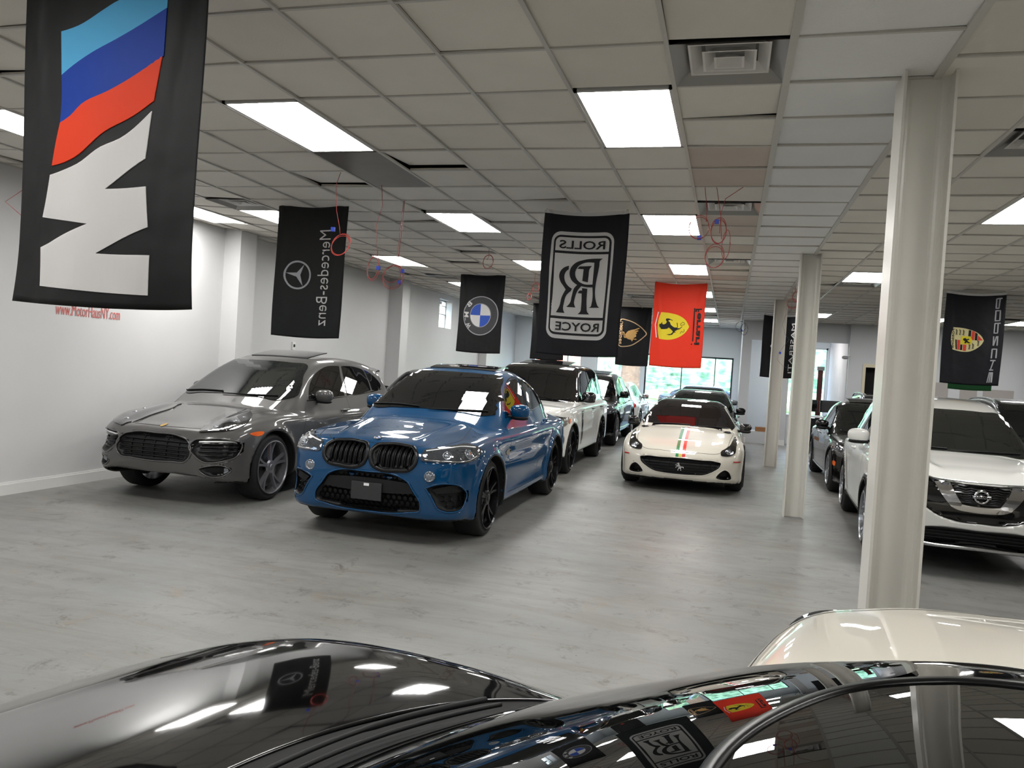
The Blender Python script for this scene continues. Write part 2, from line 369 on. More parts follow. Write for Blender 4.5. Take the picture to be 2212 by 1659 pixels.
# ---------------------------------------------------------------- objects
def tag(o, label=None, cat=None, group=None, kind=None):
    if label: o['label'] = label
    if cat: o['category'] = cat
    if group: o['group'] = group
    if kind: o['kind'] = kind
    return o
def thing(name, label, cat, loc=(0, 0, 0), rz=0., group=None):
    o = bpy.data.objects.new(name, None); COL.objects.link(o); o.location = loc; o.rotation_euler = (0, 0, rz); o.empty_display_size = .1
    return tag(o, label, cat, group)
def link(name, me, mats, parent=None, smooth=False):
    o = bpy.data.objects.new(name, me); COL.objects.link(o)
    for m in (mats if isinstance(mats, (list, tuple)) else [mats]): me.materials.append(m)
    if parent is not None: o.parent = parent
    if smooth: me.polygons.foreach_set('use_smooth', [True]*len(me.polygons))
    return o
def pydata(name, V, F, mats, parent=None, smooth=False, N=None, mi=None):
    me = bpy.data.meshes.new(name)
    me.from_pydata([tuple(map(float, v)) for v in V], [], [tuple(int(i) for i in f) for f in F])
    if mi is not None:
        for m in mats: me.materials.append(m)
        me.polygons.foreach_set('material_index', np.asarray(mi, dtype=np.int32))
        o = bpy.data.objects.new(name, me); COL.objects.link(o)
        if parent is not None: o.parent = parent
    else: o = link(name, me, mats, parent)
    if smooth or N is not None: me.polygons.foreach_set('use_smooth', [True]*len(me.polygons))
    me.update()
    if N is not None: me.normals_split_custom_set_from_vertices([tuple(map(float, n)) for n in N])
    return o
def rot_copy(root, loc, rz=None, label=None, group=None, scale=None):
    """a copy of a thing with copies of its parts and sub-parts"""
    r = root.copy(); COL.objects.link(r); r.location = loc
    if rz is not None: r.rotation_euler = (0, 0, rz)
    if scale: r.scale = scale
    if label: r['label'] = label
    if group: r['group'] = group
    for ch in list(root.children):
        c = ch.copy(); COL.objects.link(c); c.parent = r
        for g in list(ch.children):
            d = g.copy(); COL.objects.link(d); d.parent = c
    return r

class MB:
    """collects simple solids into one mesh"""
    def __init__(s): s.V = []; s.F = []; s.mi = []
    def add(s, V, F, m=0):
        b = len(s.V); s.V += [tuple(map(float, v)) for v in V]; s.F += [tuple(b+int(i) for i in f) for f in F]; s.mi += [m]*len(F); return s
    def box(s, lo, hi, m=0, bev=0.):
        (x0, y0, z0), (x1, y1, z1) = lo, hi
        if bev <= 0:
            return s.add([(x0, y0, z0), (x1, y0, z0), (x1, y1, z0), (x0, y1, z0), (x0, y0, z1), (x1, y0, z1), (x1, y1, z1), (x0, y1, z1)],
                         [(0, 3, 2, 1), (4, 5, 6, 7), (0, 1, 5, 4), (1, 2, 6, 5), (2, 3, 7, 6), (3, 0, 4, 7)], m)
        bm = bmesh.new(); bmesh.ops.create_cube(bm, size=1)
        for v in bm.verts: v.co = Vector(((x0+x1)/2+v.co.x*(x1-x0), (y0+y1)/2+v.co.y*(y1-y0), (z0+z1)/2+v.co.z*(z1-z0)))
        bmesh.ops.bevel(bm, geom=bm.edges[:], offset=bev, segments=2, profile=.6, affect='EDGES')
        s.bm(bm, m); return s
    def bm(s, bm, m=0):
        bm.verts.index_update(); s.add([v.co for v in bm.verts], [[v.index for v in f.verts] for f in bm.faces], m); bm.free(); return s
    def tube(s, pts, r, n=8, m=0, cap=True):
        P = [np.array(p, float) for p in pts]; rr = r if hasattr(r, '__len__') else [r]*len(P)
        V = []; F = []; up = None
        for i, p in enumerate(P):
            t = (P[min(i+1, len(P)-1)]-P[max(i-1, 0)]); t /= max(np.linalg.norm(t), 1e-9)
            if up is None: up = np.array([0, 0, 1.]) if abs(t[2]) < .9 else np.array([1., 0, 0])
            a = np.cross(t, up); a /= max(np.linalg.norm(a), 1e-9); b = np.cross(a, t); up = b
            for k in range(n):
                q = 2*math.pi*k/n; V.append(p+rr[i]*(a*math.cos(q)+b*math.sin(q)))
        for i in range(len(P)-1):
            for k in range(n): F.append((i*n+k, i*n+(k+1) % n, (i+1)*n+(k+1) % n, (i+1)*n+k))
        if cap: F.append(tuple(range(n))[::-1]); F.append(tuple((len(P)-1)*n+k for k in range(n)))
        return s.add(V, F, m)
    def lathe(s, prof, n=48, axis='x', c=(0, 0, 0), m=0, closed=False):
        """prof: (along axis, radius)"""
        V = []; F = []; k = len(prof)
        for i in range(n):
            a = 2*math.pi*i/n; ca, sa = math.cos(a), math.sin(a)
            for (u, r) in prof:
                p = {'x': (u, r*ca, r*sa), 'y': (r*ca, u, r*sa), 'z': (r*ca, r*sa, u)}[axis]
                V.append((p[0]+c[0], p[1]+c[1], p[2]+c[2]))
        for i in range(n):
            j = (i+1) % n
            for q in range(k if closed else k-1):
                w = (q+1) % k; F.append((i*k+q, i*k+w, j*k+w, j*k+q))
        return s.add(V, F, m)
    def blob(s, c, r, e=2., m=0, seg=20, taper=0.):
        """a superellipsoid; e > 2 is boxier"""
        V = []; F = []; n = seg; k = seg//2
        f = lambda t: math.copysign(abs(t)**(2/e), t)
        for i in range(k+1):
            ph = -math.pi/2+math.pi*i/k
            for j in range(n):
                th = 2*math.pi*j/n
                x = f(math.cos(ph))*f(math.cos(th)); y = f(math.cos(ph))*f(math.sin(th)); z = f(math.sin(ph))
                V.append((c[0]+r[0]*x*(1+taper*z), c[1]+r[1]*y*(1+taper*z), c[2]+r[2]*z))
        for i in range(k):
            for j in range(n): F.append((i*n+j, i*n+(j+1) % n, (i+1)*n+(j+1) % n, (i+1)*n+j))
        return s.add(V, F, m)
    def xf(s, M):
        s.V = [tuple(M @ Vector(v)) for v in s.V]; return s
    def build(s, name, mats, parent=None, smooth=False):
        if isinstance(mats, (list, tuple)): return pydata(name, s.V, s.F, list(mats), parent, smooth, mi=s.mi)
        return pydata(name, s.V, s.F, mats, parent, smooth)

def fill2d(loops, h=.05, lines=True):
    """triangulate 2D outlines (even-odd) with inner points on a grid of step h -> V, F, index loops of the borders"""
    pts = []; edges = []; allp = np.concatenate(loops)
    for L in loops:
        b = len(pts); n = len(L)
        pts += [Vector((float(p[0]), float(p[1]))) for p in L]; edges += [(b+i, b+(i+1) % n) for i in range(n)]
    nb = len(pts)
    def inside(x, y):
        c = np.zeros(x.shape, bool)
        for L in loops:
            A = L; Bq = np.roll(L, -1, 0)
            for (ax, ay), (bx, by) in zip(A, Bq):
                if ay != by: c ^= ((ay > y) != (by > y)) & (x < (bx-ax)*(y-ay)/(by-ay)+ax)
        return c
    lo, hi = allp.min(0), allp.max(0)
    if h and min(hi-lo) > 1e-6:
        gx = np.arange(lo[0]+h/2, hi[0], h); gy = np.arange(lo[1]+h/2, hi[1], h)
        if len(gx) and len(gy):
            X, Y = np.meshgrid(gx, gy); X = X.ravel(); Y = Y.ravel(); k = inside(X, Y); X = X[k]; Y = Y[k]
            if len(X):
                d = np.full(X.shape, 9.)
                for L in loops: 
                    A = L; Bq = np.roll(L, -1, 0)
                    for (ax, ay), (bx, by) in zip(A, Bq):
                        l2 = (bx-ax)**2+(by-ay)**2+1e-12; t = np.clip(((X-ax)*(bx-ax)+(Y-ay)*(by-ay))/l2, 0, 1)
                        d = np.minimum(d, np.hypot(X-ax-t*(bx-ax), Y-ay-t*(by-ay)))
                k = d > h*.3
                pts += [Vector((float(a), float(b))) for a, b in zip(X[k], Y[k])]
    r = delaunay_2d_cdt(pts, edges, [], 0, 1e-6)
    V = np.array([tuple(v) for v in r[0]]); F = [tuple(f) for f in r[2]]
    cen = np.array([V[list(f)].mean(0) for f in F]); k = inside(cen[:, 0], cen[:, 1])
    F = [f for f, q in zip(F, k) if q]
    return V, F

def text_loops(body, size=1., bold=0., font_offset=0.):
    """the built-in font's outlines as 2D mesh triangles"""
    cu = bpy.data.curves.new('txt', 'FONT'); cu.body = body; cu.size = size; cu.offset = bold; cu.resolution_u = 3
    o = bpy.data.objects.new('txt', cu); COL.objects.link(o)
    dg = bpy.context.evaluated_depsgraph_get(); me = bpy.data.meshes.new_from_object(o.evaluated_get(dg))
    V = np.array([v.co[:2] for v in me.vertices]); F = [tuple(p.vertices) for p in me.polygons]
    bpy.data.objects.remove(o); bpy.data.curves.remove(cu); bpy.data.meshes.remove(me)
    return V, F
def solid_from_2d(V, F, fn, th):
    """V,F flat -> slab of thickness 2*th about the surface fn(u,v)->(point, normal)"""
    V = np.asarray(V); P, N = fn(V[:, 0], V[:, 1]); n = len(V)
    A = P+N*th; Bq = P-N*th
    cnt = {}
    for f in F:
        for a, b in zip(f, f[1:]+f[:1]): cnt[(a, b)] = 1
    side = [(a, b, b+n, a+n) for (a, b) in cnt if (b, a) not in cnt]
    Fc = [tuple(f) for f in F]+[tuple(i+n for i in f[::-1]) for f in F]+[(b, a, a+n, b+n) for (a, b, _, _) in side]
    return np.concatenate([A, Bq]), Fc
# ---------------------------------------------------------------- the room
CZ = 3.39
def ceil_z(x): return CZ+max(0., -5.3-x)*.047
Y_BACK = 26.8; Y_NEAR = -4.5; X_L = -7.4; X_R = 14.0
GX = [-.42+.61*i for i in range(-12, 2)]
GX = [X_L]+[g for g in GX if g > X_L+.15]+[.95+.635*k for k in range(21)]
GX[-1] = X_R if GX[-1] < X_R else GX[-1]
M_wall = mat('wall_paint', (.80, .80, .80), .55, noise=.02, nscale=1.3)
M_wallgrey = mat('grey_wall_paint', (.73, .74, .75), .6, noise=.02, nscale=2)
M_trimw = mat('white_trim', (.86, .86, .85), .35)
M_tile = [mat('ceiling_tile_a', (.87, .85, .81), .9, noise=.03, nscale=3, bump=.15, bscale=120), mat('ceiling_tile_b', (.84, .82, .78), .9, noise=.03, nscale=3, bump=.15, bscale=120),
          mat('ceiling_tile_c', (.89, .89, .88), .9, noise=.02, nscale=3, bump=.3, bscale=90), mat('ceiling_tile_d', (.77, .72, .67), .9, noise=.04, nscale=3)]
M_grid = mat('ceiling_grid_bars', (.74, .73, .70), .45)
M_dark = mat('dark_void', (.03, .03, .03), .9)

def floor_mat():
    m = bpy.data.materials.new('painted_concrete'); m.use_nodes = True; n = m.node_tree; b = n.nodes['Principled BSDF']; L = n.links.new
    tc = n.nodes.new('ShaderNodeTexCoord')
    def nz(scale, det=6, rough=.6, dist=0., vec=None):
        t = n.nodes.new('ShaderNodeTexNoise'); t.inputs['Scale'].default_value = scale; t.inputs['Detail'].default_value = det; t.inputs['Roughness'].default_value = rough; t.inputs['Distortion'].default_value = dist
        L(vec or tc.outputs['Object'], t.inputs['Vector']); return t
    def ramp(src, a, b_, ca=(0, 0, 0, 1), cb=(1, 1, 1, 1)):
        r = n.nodes.new('ShaderNodeValToRGB'); r.color_ramp.elements[0].position = a; r.color_ramp.elements[1].position = b_; r.color_ramp.elements[0].color = ca; r.color_ramp.elements[1].color = cb
        L(src, r.inputs[0]); return r
    def mix(fac, a, c):
        x = n.nodes.new('ShaderNodeMix'); x.data_type = 'RGBA'
        L(fac, x.inputs[0])
        for i, q in ((6, a), (7, c)):
            if isinstance(q, tuple): x.inputs[i].default_value = (*lin(q), 1)
            else: L(q, x.inputs[i])
        return x.outputs[2]
    big = ramp(nz(.45, 4).outputs[0], .35, .7); c = mix(big.outputs[0], (.46, .465, .46), (.525, .52, .50))
    mp = n.nodes.new('ShaderNodeMapping'); mp.inputs['Scale'].default_value = (.6, 3.2, 1); mp.inputs['Rotation'].default_value = (0, 0, .35); L(tc.outputs['Object'], mp.inputs[0])
    st = ramp(nz(1.1, 10, .78, .9, mp.outputs[0]).outputs[0], .46, .66); c2 = mix(st.outputs[0], c, (.43, .42, .395))
    sp = ramp(nz(3.5, 12, .8, .5).outputs[0], .55, .63); c3 = mix(sp.outputs[0], c2, (.37, .36, .34))
    pit = ramp(nz(20, 5, .65).outputs[0], .68, .72); c4 = mix(pit.outputs[0], c3, (.27, .25, .23))
    br = ramp(nz(1.7, 10, .82, .8).outputs[0], .585, .665); c5 = mix(br.outputs[0], c4, (.50, .45, .385))
    L(c5, b.inputs['Base Color'])
    rr = n.nodes.new('ShaderNodeMapRange'); rr.inputs[3].default_value = .28; rr.inputs[4].default_value = .55; L(nz(2.2, 6).outputs[0], rr.inputs[0]); L(rr.outputs[0], b.inputs['Roughness'])
    bp = n.nodes.new('ShaderNodeBump'); bp.inputs['Strength'].default_value = .25; bp.inputs['Distance'].default_value = .01; L(nz(9, 8, .7).outputs[0], bp.inputs['Height']); L(bp.outputs[0], b.inputs['Normal'])
    return m
FLOOR = MB().box((X_L-.3, Y_NEAR-.2, -.15), (X_R+.2, Y_BACK+.35, 0)).build('floor', floor_mat()); tag(FLOOR, kind='structure')

def rows(strip):
    """cell borders along y: the right hand bay is laid a little out of step"""
    off = .0 if strip < 14 else .33
    a = 3.40+off-.61*13
    return [a+.61*k for k in range(0, 52) if a+.61*k < Y_BACK+.3]
LIGHTS = []; VENTS = []
def cell_rect(i, y0, rows_n=1): return (GX[i], GX[i+1], y0, y0+.61*rows_n)
def col_at(x):
    return max(i for i in range(len(GX)-1) if GX[i] <= x+.02)
for y in (4.62, 8.28, 11.94, 15.6, 19.26, 22.92, .96, -2.7):
    for x in (-5.91, -3.47, -1.03): LIGHTS.append((x, y))
LIGHTS.append((-7.13, 8.28))
for (x, y) in ((1.585, 12.27), (2.22, 7.39), (1.585, 19.59), (4.125, 19.59), (6.03, 19.59), (4.76, 12.27), (6.665, 15.93), (6.03, 7.39), (2.22, 2.51), (6.03, 2.51), (2.22, -2.37), (8.57, 12.27), (8.57, 19.59), (8.57, 5.0-.05), (1.585, 23.86)):  # the last panel is an unseen light added to brighten the vestibule
    LIGHTS.append((x, y))
for (x, y) in ((-.42, 4.01), (-.42, 7.67), (-.42, 11.33-.3*0), (-6.52+.61*1, 7.06+.61), (1.585, 5.56), (1.585, 13.49+.0), (-2.25, 16.82), (-5.91, 13.77+.61)):
    VENTS.append((x, y))
GAPS = {}                                   # tiles pushed askew: (col, row y) -> lift of the far / near edge
def near(a, b): return abs(a-b) < .2
tiles = MB(); grid = MB()
PANEL = (-3.47, 5.84)
for i in range(len(GX)-1):
    x0, x1 = GX[i], GX[i+1]; R = rows(i)
    for k in range(len(R)-1):
        y0, y1 = R[k], R[k+1]
        if y1 < Y_NEAR or y0 > Y_BACK: continue
        hole = any(near(lx, x0) and ly-.15 < y0 < ly+1.22-.15 for lx, ly in LIGHTS) or any(near(vx, x0) and near(vy, y0) for vx, vy in VENTS) or (near(PANEL[0], x0) and PANEL[1]-.1 < y0 < PANEL[1]+1.1)
        if hole: continue
        za, zb = ceil_z(x0), ceil_z(x1)
        rnd = random.random(); m = 2 if 12 <= i <= 13 and x0 > .1 else (0 if rnd < .62 else 1)
        if x0 > -.5 and x0 < .15 and rnd > .7: m = 3
        if x0 > .1 and x0 < .9 : m = 2
        d = [random.uniform(.006, .016) for _ in range(4)]
        if random.random() < .12: d[random.randrange(4)] += random.uniform(.01, .03)
        lift = GAPS.get((round(x0, 1), round(y0, 1)))
        key = (round(x0, 2), round(y0, 2))
        for (gx_, gy_, a_, b_) in ((-2.86, 5.84, .01, .05), (-4.08, 6.45, .01, .045), (-2.86, 8.28, .0, .03), (-3.47, 7.67, .0, .03), (-4.08, 10.72, .0, .04), (-4.69, 11.94, .0, .04), (5.4, 18.98, .0, .08)):
            if near(gx_, x0) and near(gy_, y0): d = [a_, a_, b_, b_]
        g = .011
        tiles.add([(x0+g, y0+g, za+d[0]), (x1-g, y0+g, zb+d[1]), (x1-g, y1-g, zb+d[2]), (x0+g, y1-g, za+d[3])]+[(x0+g, y0+g, za+d[0]+.02), (x1-g, y0+g, zb+d[1]+.02), (x1-g, y1-g, zb+d[2]+.02), (x0+g, y1-g, za+d[3]+.02)],
                  [(0, 1, 2, 3)[::-1], (4, 5, 6, 7), (0, 1, 5, 4), (2, 3, 7, 6), (1, 2, 6, 5), (3, 0, 4, 7)], m)
        t = .010
        grid.add([(x0, y0-t, za), (x1, y0-t, zb), (x1, y0+t, zb), (x0, y0+t, za), (x0, y0-t, za+.012), (x1, y0-t, zb+.012), (x1, y0+t, zb+.012), (x0, y0+t, za+.012)], [(3, 2, 1, 0), (4, 5, 6, 7), (0, 1, 5, 4), (2, 3, 7, 6)])
for x in GX:
    z = ceil_z(x); w = .012 if x < .1 or x > 1. else .02
    grid.box((x-w, Y_NEAR, z-.003), (x+w, Y_BACK+.1, z+.012))
CEIL = tiles.build('ceiling', M_tile); tag(CEIL, kind='structure')
# the roof deck above the tiles closes the plenum
deck = MB().box((X_L-.3, Y_NEAR-.2, 3.75), (X_R+.2, Y_BACK+.35, 3.9)).build('ceiling_deck', M_dark); tag(deck, kind='structure')
tag(grid.build('trim_1', M_grid), kind='structure')

# left wall: bay, step, pier and windows
wl = MB()
def wall_x(xw, y0, y1, holes=(), z0=0., z1=3.75, th=.3):
    """a wall standing at x = xw, facing +x, with openings (y0,y1,z0,z1)"""
    ys = sorted({y0, y1}|{h[0] for h in holes}|{h[1] for h in holes})
    for a, b in zip(ys, ys[1:]):
        hs = [h for h in holes if h[0] <= a+1e-6 and h[1] >= b-1e-6]
        z = z0
        for h in sorted(hs, key=lambda q: q[2]): wl.box((xw-th, a, z), (xw, b, h[2])); z = h[3]
        wl.box((xw-th, a, z), (xw, b, z1))
wall_x(-7.4, Y_NEAR-.2, Y_BACK+.3, [(3.6, 5.0, 2.35, 3.2), (19.17, 20.12, 2.61, 3.36)])
for ya_, xp in ((10.15, -7.12), (16.05, -7.08), (22.7, -7.15)): wl.box((-7.4, ya_, 0), (xp, ya_+.40, 3.6))
tag(wl.build('wall_left', M_wall), kind='structure')
bb = MB()
for (x, a, b) in ((-7.4, Y_NEAR, 10.15), (-7.12, 10.13, 10.55), (-7.4, 10.55, 16.05), (-7.08, 16.03, 16.45), (-7.4, 16.45, Y_BACK)):
    bb.box((x, a, 0), (x+.018, b, .115)); bb.box((x, a, .115), (x+.010, b, .135))
tag(bb.build('baseboard_left', M_trimw), kind='structure')
M_alu = mat('window_frame_metal', (.55, .56, .57), .35, metal=.6); M_pane = pane_mat('window_glass', (.965, .99, .99))
def high_window(n, xw, y0, y1, z0, z1):
    f = MB(); x = xw-.22; w = .025
    f.box((x, y0, z0), (x+.04, y1, z0+w)); f.box((x, y0, z1-w), (x+.04, y1, z1)); f.box((x, y0, z0), (x+.04, y0+w, z1)); f.box((x, y1-w, z0), (x+.04, y1, z1))
    ym = (y0+y1)/2; f.box((x, ym-.012, z0), (x+.04, ym+.012, z1)); zm = z0+(z1-z0)*.5; f.box((x, y0, zm-.01), (x+.04, y1, zm+.01)); f.box((x, y0, z1-.16), (x+.04, y1, z1-.145))
    o = f.build('window_%d' % n, M_alu); tag(o, kind='structure')
    MB().box((x+.015, y0+w, z0+w), (x+.021, y1-w, z1-w)).build('glass_pane', M_pane, o)
high_window(1, -7.4, 3.6, 5.0, 2.35, 3.2); high_window(2, -7.4, 19.17, 20.12, 2.61, 3.36)

# near and right walls (behind / beside the camera)
tag(MB().box((X_L-.3, Y_NEAR-.3, 0), (X_R+.2, Y_NEAR, 3.75)).build('wall_near', M_wall), kind='structure')
tag(MB().box((X_R, Y_NEAR, 0), (X_R+.3, Y_BACK, 3.75)).build('wall_right', M_wall), kind='structure')

# back wall with the shop windows
def wall_y(mb, yw, x0, x1, holes, z0=0., z1=3.75, th=.25):
    xs = sorted({x0, x1}|{h[0] for h in holes}|{h[1] for h in holes})
    for a, b in zip(xs, xs[1:]):
        hs = [h for h in holes if h[0] <= a+1e-6 and h[1] >= b-1e-6]; z = z0
        for h in sorted(hs, key=lambda q: q[2]):
            if h[2] > z: mb.box((a, yw, z), (b, yw+th, h[2]))
            z = h[3]
        mb.box((a, yw, z), (b, yw+th, z1))
bw = MB()
SHOP = [(-6.75, -4.98, .35, 2.36), (-4.48, -2.9, .35, 2.36), (-2.8, .08, .35, 2.42), (1.5, 2.97, .55, 2.9)]
wall_y(bw, Y_BACK, X_L-.3, X_R+.2, SHOP)
tag(bw.build('wall_back', mat('storefront_paint', (.88, .90, .91), .5)), kind='structure')
for k, (a, b, z0, z1) in enumerate(SHOP):
    f = MB(); w = .05; y = Y_BACK+.06
    f.box((a, y, z0), (b, y+.07, z0+w)); f.box((a, y, z1-w), (b, y+.07, z1)); f.box((a, y, z0), (a+w, y+.07, z1)); f.box((b-w, y, z0), (b, y+.07, z1))
    if k in (0,): f.box((a+(b-a)*.70, y, z0), (a+(b-a)*.70+w, y+.07, z1))
    if k == 2:
        for t in (.42, .795): f.box((a+(b-a)*t, y, z0), (a+(b-a)*t+.03, y+.07, z1))
    o = f.build('window_%d' % (3+k), M_trimw if k != 2 else mat('dark_mullion', (.2, .2, .21), .5)); tag(o, kind='structure')
    MB().box((a+w, y+.03, z0+w), (b-w, y+.036, z1-w)).build('glass_pane', M_pane, o)

# grey partition in front of the side entrance, right of the storefront
pw = MB()
wall_y(pw, 22.7, .27, 3.02, [(.52, 1.13, .32, 2.86), (1.55, 3.02, 0, 2.88)], th=.12)
pw.box((.27, 22.82, 0), (.39, Y_BACK, 3.5))
wall_y(pw, 22.55, 3.02, 7.5, [(3.45, 4.35, 0, 2.27)], th=.15)
pw.box((7.5, 22.72, 0), (7.65, Y_BACK, 3.5)); pw.box((7.52, 21.9, 0), (7.65, 22.69, 3.75))
wall_y(pw, 21.9, 7.65, X_R, [(7.75, 8.65, 0, 2.1)], th=.15)
tag(pw.build('wall_partition', M_wallgrey), kind='structure')
pb = MB(); pb.box((1.13, 22.68, 0), (1.55, 22.7, .14)); pb.box((.27, 22.68, 0), (.52, 22.7, .14)); pb.box((3.02, 22.53, 0), (3.45, 22.55, .14)); pb.box((4.35, 22.53, 0), (7.5, 22.55, .14))
tag(pb.build('baseboard_back', M_trimw), kind='structure')
sb = MB(); sb.box((.52, 22.72, 0), (1.13, 23.6, .32)); tag(sb.build('trim_2', M_trimw), kind='structure')
tag(MB().box((3.02, 22.85, 0), (3.16, Y_BACK, 3.45)).build('wall_vestibule', mat('bright_plaster', (.86, .84, .85), .7, noise=.06, nscale=2)), kind='structure')
tag(MB().box((3.40, 22.80, 0), (4.40, 22.86, 2.3)).build('wall_shade_sheet', M_dark), kind='structure')  # near-black sheet closing the doorway, its colour stands for an unlit room
tag(MB().box((3.38, 22.53, 2.27), (4.42, 22.56, 2.36)).box((3.38, 22.53, 0), (3.45, 22.56, 2.27)).box((4.35, 22.53, 0), (4.42, 22.56, 2.27)).build('trim_3', mat('cream_trim', (.80, .76, .66), .5)), kind='structure')

# ---------------------------------------------------------------- steel columns
M_col = mat('column_paint', (.83, .82, .79), .32, noise=.02, nscale=4, bump=.06, bscale=10)
def column(y, label):
    x0, x1 = .775, 1.03; d = .24; t = .014
    bm = MB()
    # an H section: two flanges across the room, web joining them, with soft fillets
    pts = []
    r = .05
    def prof():
        P = [(x0, y-d/2), (x0+t, y-d/2)]
        P += [(x0+t, y-t/2-r)]+[(x0+t+r*(1-math.cos(a)), y-t/2-r+r*math.sin(a)) for a in np.linspace(.2, math.pi/2, 6)]
        P += [(x1-t-r*(1-math.cos(a)), y-t/2-r+r*math.sin(a)) for a in np.linspace(math.pi/2, .2, 6)]+[(x1-t, y-t/2-r)]
        P += [(x1-t, y-d/2), (x1, y-d/2)]
        Q = [(px, 2*y-py) for px, py in P[::-1]]
        return P+Q
    P = prof(); n = len(P)
    V = [(px, py, z) for z in (0, CZ+.05) for px, py in P]
    F = [(i, (i+1) % n, n+(i+1) % n, n+i) for i in range(n)]
    bm.add(V, F)
    o = bm.build('steel_column', M_col); tag(o, label, 'column', 'white steel columns'); return o
column(4.63, 'nearest white steel column, beside the white crossover with a chrome V grille')
column(10.77, 'second white steel column, between the white sports car and the white crossover')
column(16.84, 'farthest white steel column, in front of the navy trident flag')

# ---------------------------------------------------------------- ceiling lights, vents, panel
def diffuser_mat():
    m = bpy.data.materials.new('lit_diffuser'); m.use_nodes = True; n = m.node_tree; n.nodes.clear()
    o = n.nodes.new('ShaderNodeOutputMaterial'); e = n.nodes.new('ShaderNodeEmission'); tc = n.nodes.new('ShaderNodeTexCoord'); s = n.nodes.new('ShaderNodeSeparateXYZ')
    n.links.new(tc.outputs['Object'], s.inputs[0])
    a = n.nodes.new('ShaderNodeMath'); a.operation = 'MULTIPLY'; a.inputs[1].default_value = 2*math.pi/.14; n.links.new(s.outputs[0], a.inputs[0])
    c = n.nodes.new('ShaderNodeMath'); c.operation = 'COSINE'; n.links.new(a.outputs[0], c.inputs[0])
    r = n.nodes.new('ShaderNodeMapRange'); r.inputs[1].default_value = -1; r.inputs[2].default_value = 1; r.inputs[3].default_value = 4.0; r.inputs[4].default_value = 13.0
    n.links.new(c.outputs[0], r.inputs[0]); n.links.new(r.outputs[0], e.inputs[1]); e.inputs[0].default_value = (1, .985, .96, 1)
    n.links.new(e.outputs[0], o.inputs[0]); return m
M_diff = diffuser_mat(); M_frame = mat('light_frame', (.75, .74, .72), .4)
def make_light(x, y, w, label):
    t = thing('ceiling_light', label, 'light', (x+w/2, y+.61, ceil_z(x+w/2)), group='recessed ceiling lights')
    f = MB(); hw = w/2-.012; hl = .598; b = .022
    f.box((-hw, -hl, .0), (hw, -hl+b, .09)); f.box((-hw, hl-b, 0), (hw, hl, .09)); f.box((-hw, -hl, 0), (-hw+b, hl, .09)); f.box((hw-b, -hl, 0), (hw, hl, .09)); f.box((-hw, -hl, .09), (hw, hl, .1))
    f.build('light_frame', M_frame, t)
    d = MB(); d.add([(-hw+b, -hl+b, .006), (hw-b, -hl+b, .006), (hw-b, hl-b, .006), (-hw+b, hl-b, .006)], [(3, 2, 1, 0)]); d.build('diffuser', M_diff, t)
    return t
LAB = {}
for (x, y) in LIGHTS:
    i = col_at(x); w = GX[i+1]-GX[i]
    side = 'along the left wall' if x < -7 else 'in the left row' if x < -5 else 'in the second row from the left' if x < -3 else 'in the row left of the columns' if x < 0 else 'in the bay right of the columns'
    ys = sorted(q[1] for q in LIGHTS if (abs(q[0]-x) < .3 if x < 0 else q[0] > 0))
    ys = sorted(set(ys)); vis = [q for q in ys if q > 3.5]
    if y < 3.5: lab = 'lit ceiling panel above the viewer %s' % side
    elif x > 0: lab = 'lit ceiling panel right of the columns, %s' % {(1.585, 12.27): 'big one between the two nearer columns', (2.22, 7.39): 'cut by the right picture edge', (1.585, 19.59): 'small one beside the second column', (4.125, 19.59): 'small one between near column and crest flag', (6.03, 19.59): 'small one cut by the right edge'}.get((x, y), 'unseen, at %d metres' % (int(y)+int(x)))
    else:
        o_ = ['nearest', 'second nearest', 'third nearest', 'fourth nearest', 'fifth nearest', 'farthest'][min(vis.index(y), 5)]
        lab = '%s lit rectangular ceiling panel %s' % (o_, side)
    make_light(x, y, w, lab)

M_ventm = mat('vent_metal', (.80, .79, .77), .35); M_ventd = mat('vent_pan_metal', (.58, .57, .55), .35, metal=.3)  # the pan behind the cones gets a darker metal
def make_vent(x, y, w, label):
    t = thing('ceiling_vent', label, 'vent', (x+w/2, y+.305, ceil_z(x+w/2)), group='square ceiling air vents')
    hw = w/2-.012; h = .293; d = .11
    pan = MB(); pan.add([(-hw, -h, 0), (hw, -h, 0), (hw, h, 0), (-hw, h, 0), (-.13, -.13, d), (.13, -.13, d), (.13, .13, d), (-.13, .13, d)],
                        [(0, 4, 5, 1), (1, 5, 6, 2), (2, 6, 7, 3), (3, 7, 4, 0), (4, 7, 6, 5)]); pan.build('vent_pan', M_ventd, t)
    for k, (a, zz) in enumerate(((.195, .028), (.125, .02), (.065, .012))):
        c = MB(); b = a-.05; s = .012
        for (r0, z0, r1, z1) in ((a+.012, zz, a, zz), (a, zz, b, zz+.045), ):
            c.add([(-r0, -r0, z0), (r0, -r0, z0), (r0, r0, z0), (-r0, r0, z0), (-r1, -r1, z1), (r1, -r1, z1), (r1, r1, z1), (-r1, r1, z1)], [(0, 4, 5, 1), (1, 5, 6, 2), (2, 6, 7, 3), (3, 7, 4, 0)])
        if k == 2: c.add([(-b, -b, zz+.045), (b, -b, zz+.045), (b, b, zz+.045), (-b, b, zz+.045)], [(3, 2, 1, 0)])
        c.build('vent_cone', M_ventm, t)
    return t
VL = ['square metal air vent nearest the viewer, right of the big lit panel', 'square air vent behind hanging red wires, second back in its row', 'square air vent third back in its row, below the red wires',
      'air vent beside the left wall, just right of the big motorsport flag', 'grimy air vent cut by the right picture edge', 'air vent between the two nearer columns behind the lit panel', 'air vent between the red and the two-letter flags', 'air vent above the roundel flag near the left wall']
